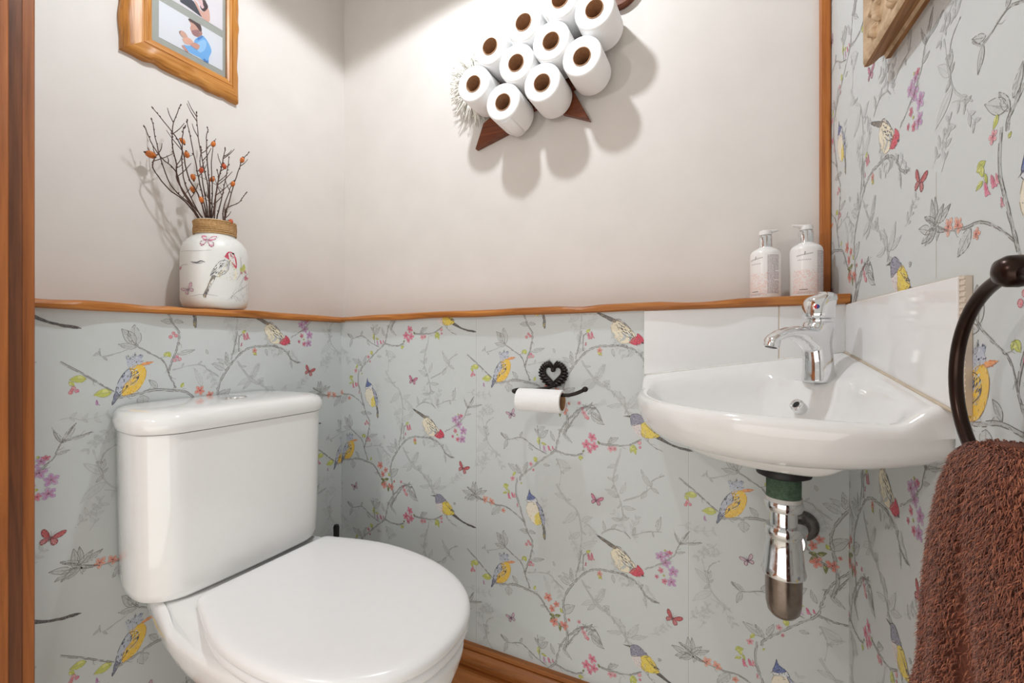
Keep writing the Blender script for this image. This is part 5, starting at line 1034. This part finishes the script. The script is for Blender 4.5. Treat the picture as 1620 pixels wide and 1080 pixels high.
#           z      s0     s1     o0    o1
TWL = [(.8220, .5430, .5790, .030, .055), (.8190, .5310, .5960, .022, .063), (.8100, .5220, .6080, .015, .070), (.795, .5140, .6170, .011, .074), (.770, .5050, .6260, .009, .077), (.735, .4950, .6370, .008, .079), (.69, .4840, .6490, .008, .081), (.63, .4690, .6630, .008, .083), (.56, .4520, .6780, .008, .085), (.48, .4370, .6930, .008, .086), (.38, .4240, .7050, .008, .087), (.30, .4160, .7120, .008, .087)]
def twl(z):
    for a, b in zip(TWL, TWL[1:]):
        if a[0] >= z >= b[0]:
            f = (a[0] - z) / (a[0] - b[0]); return [a[k] + (b[k] - a[k]) * f for k in range(1, 5)]
    return list(TWL[0][1:]) if z > TWL[0][0] else list(TWL[-1][1:])
def tsurf(t, z):
    """point on the towel at height z, t in 0..1 round its outline; returns s, o"""
    s0, s1, o0, o1 = twl(z); a = 2 * PI * t; c, s = math.cos(a), math.sin(a); ex = 3.4
    u = math.copysign(abs(c) ** (2 / ex), c); v = math.copysign(abs(s) ** (2 / ex), s)
    S = (s0 + s1) / 2 + (s1 - s0) / 2 * u; O = (o0 + o1) / 2 + (o1 - o0) / 2 * v
    k = sstep(.80, .60, z)
    if v > 0: O += k * v * (.007 * math.sin((S - .40) * 62 + (z - .8) * 3) - .004 + .003 * math.sin(S * 140 + z * 9))
    return S, max(.006, O)
mb = MB(); rings = []
zs = [.8235 - .0012 * k for k in range(8)] + [.812 - .006 * k for k in range(86)]
zs = [z for z in zs if z > .30]
for z in zs: rings.append([tuple(RW(*tsurf(k / 72, z), z)) for k in range(72)])
mb.loft(rings); fixn(mb.obj('towel_cloth', [M_towel], tl, smooth=180))
mb = MB(); rd = random.Random(77); shades = [lin(c) for c in ((136, 76, 52), (118, 62, 42), (150, 88, 62), (100, 52, 36), (166, 102, 74), (128, 70, 48))]
def blade(p, n, dn, L, w, c):
    e = p + (n * .62 + dn * .75).normalized() * L; s = n.cross(dn); s = s.normalized() if s.length > 1e-4 else Vector((1, 0, 0)); s = s * w
    md = p + n * L * .50 + dn * L * .22
    mb.add([p - s, p + s, md + s * .8, md - s * .8, e], [(0, 1, 2, 3), (3, 2, 4)], 0, c)
_q = [RW(*tsurf(t, z), z) for t, z in ((.25, .70), (.252, .70), (.25, .698))]
NSG = 1 if (_q[2] - _q[0]).cross(_q[1] - _q[0]).dot(NR) > 0 else -1
cnt = 0
while cnt < 78000:
    z = .8235 - .44 * rd.random() ** 1.0 if rd.random() < .93 else rd.uniform(.805, .8235); t = rd.random()
    S, O = tsurf(t, z)
    if O < .02 and z < .80: continue
    S1_, O1_ = tsurf(t + .002, z); S2_, O2_ = tsurf(t, z - .002)
    p = RW(S, O, z); a = RW(S1_, O1_, z) - p; d = RW(S2_, O2_, z - .002) - p; n = d.cross(a)
    if n.length < 1e-9 or rd.random() > a.length / .0016: continue
    n.normalize(); n = n * NSG
    if z > .8215: n = (n + Vector((0, 0, 1.2))).normalized()
    dn = (Vector((0, 0, -1)) + WR * rd.uniform(-.7, .7) + NR * rd.uniform(-.3, .3)).normalized(); n = (n + Vector((rd.uniform(-.45, .45), rd.uniform(-.45, .45), rd.uniform(-.45, .45)))).normalized()
    blade(p - n * .0005, n, dn, rd.uniform(.005, .0090), rd.uniform(.00035, .0006), rd.choice(shades)); cnt += 1
o = mb.obj('pile', [M_pile], tl); o['kind'] = 'stuff'

# ------------------------------------------------------------------ ceiling downlight, light and camera
LP = Vector((.565, -.395, 2.055))
dl = thing('downlight', 'round recessed downlight with a chrome bezel in the ceiling above the toilet', 'ceiling light', (LP.x, LP.y, HC))
mb = MB(); mb.lathe([(.034, HC - .0005), (.046, HC - .0005), (.046, HC - .004), (.040, HC - .007), (.034, HC - .004), (.034, HC - .0005)], (LP.x, LP.y, 0), 40, caps=False); mb.obj('bezel', [M_chrome], dl, smooth=40)
m, nt, b = new_mat('lit_lens'); b.inputs['Emission Color'].default_value = (1, .93, .84, 1); b.inputs['Emission Strength'].default_value = 12; b.inputs['Base Color'].default_value = (.9, .9, .9, 1)
mb = MB(); mb.lathe([(.0335, HC - .0008), (.0335, HC - .0020), (0, HC - .0022)], (LP.x, LP.y, 0), 32, caps=False); mb.obj('lens', [m], dl)
def lamp(name, typ, loc, energy, color, **kw):
    L = bpy.data.lights.new(name, typ); L.energy = energy; L.color = color
    for k, v in kw.items(): setattr(L, k, v)
    o = bpy.data.objects.new(name, L); COL.objects.link(o); o.location = loc; return o
sp = lamp('downlight_lamp', 'SPOT', LP, 22.5, (.89, .95, 1.0), spot_size=math.radians(156), spot_blend=.12, shadow_soft_size=.028)
fl = lamp('low_fill', 'AREA', (.80, -1.45, .42), 5, (1.0, .97, .93), shape='RECTANGLE', size=1.5, size_y=.7)  # unseen area fill, added low down to brighten the lower walls
fl.rotation_euler = (Vector((.60, 0, .50)) - fl.location).to_track_quat('-Z', 'Y').to_euler()
hl = lamp('hall_wall_lamp', 'POINT', (.30, -1.30, 1.45), 9, (1.0, .98, .95), shadow_soft_size=.035)
w = bpy.data.worlds.new('World'); bpy.context.scene.world = w; w.use_nodes = True
bg = w.node_tree.nodes['Background']; bg.inputs['Color'].default_value = (1.0, .965, .90, 1); bg.inputs['Strength'].default_value = .58
cd = bpy.data.cameras.new('camera'); cd.sensor_width = 36; cd.lens = 715 / 1620 * 36; cd.shift_y = 1 / 1620; cd.clip_start = .01
co = bpy.data.objects.new('camera', cd); COL.objects.link(co); co.location = CAM; co.rotation_euler = (PI / 2, 0, YAW)
sc = bpy.context.scene; sc.camera = co
sc.view_settings.view_transform = 'Standard'; sc.view_settings.look = 'None'; sc.view_settings.exposure = 0; sc.view_settings.gamma = 1; sc.view_settings.use_curve_mapping = False
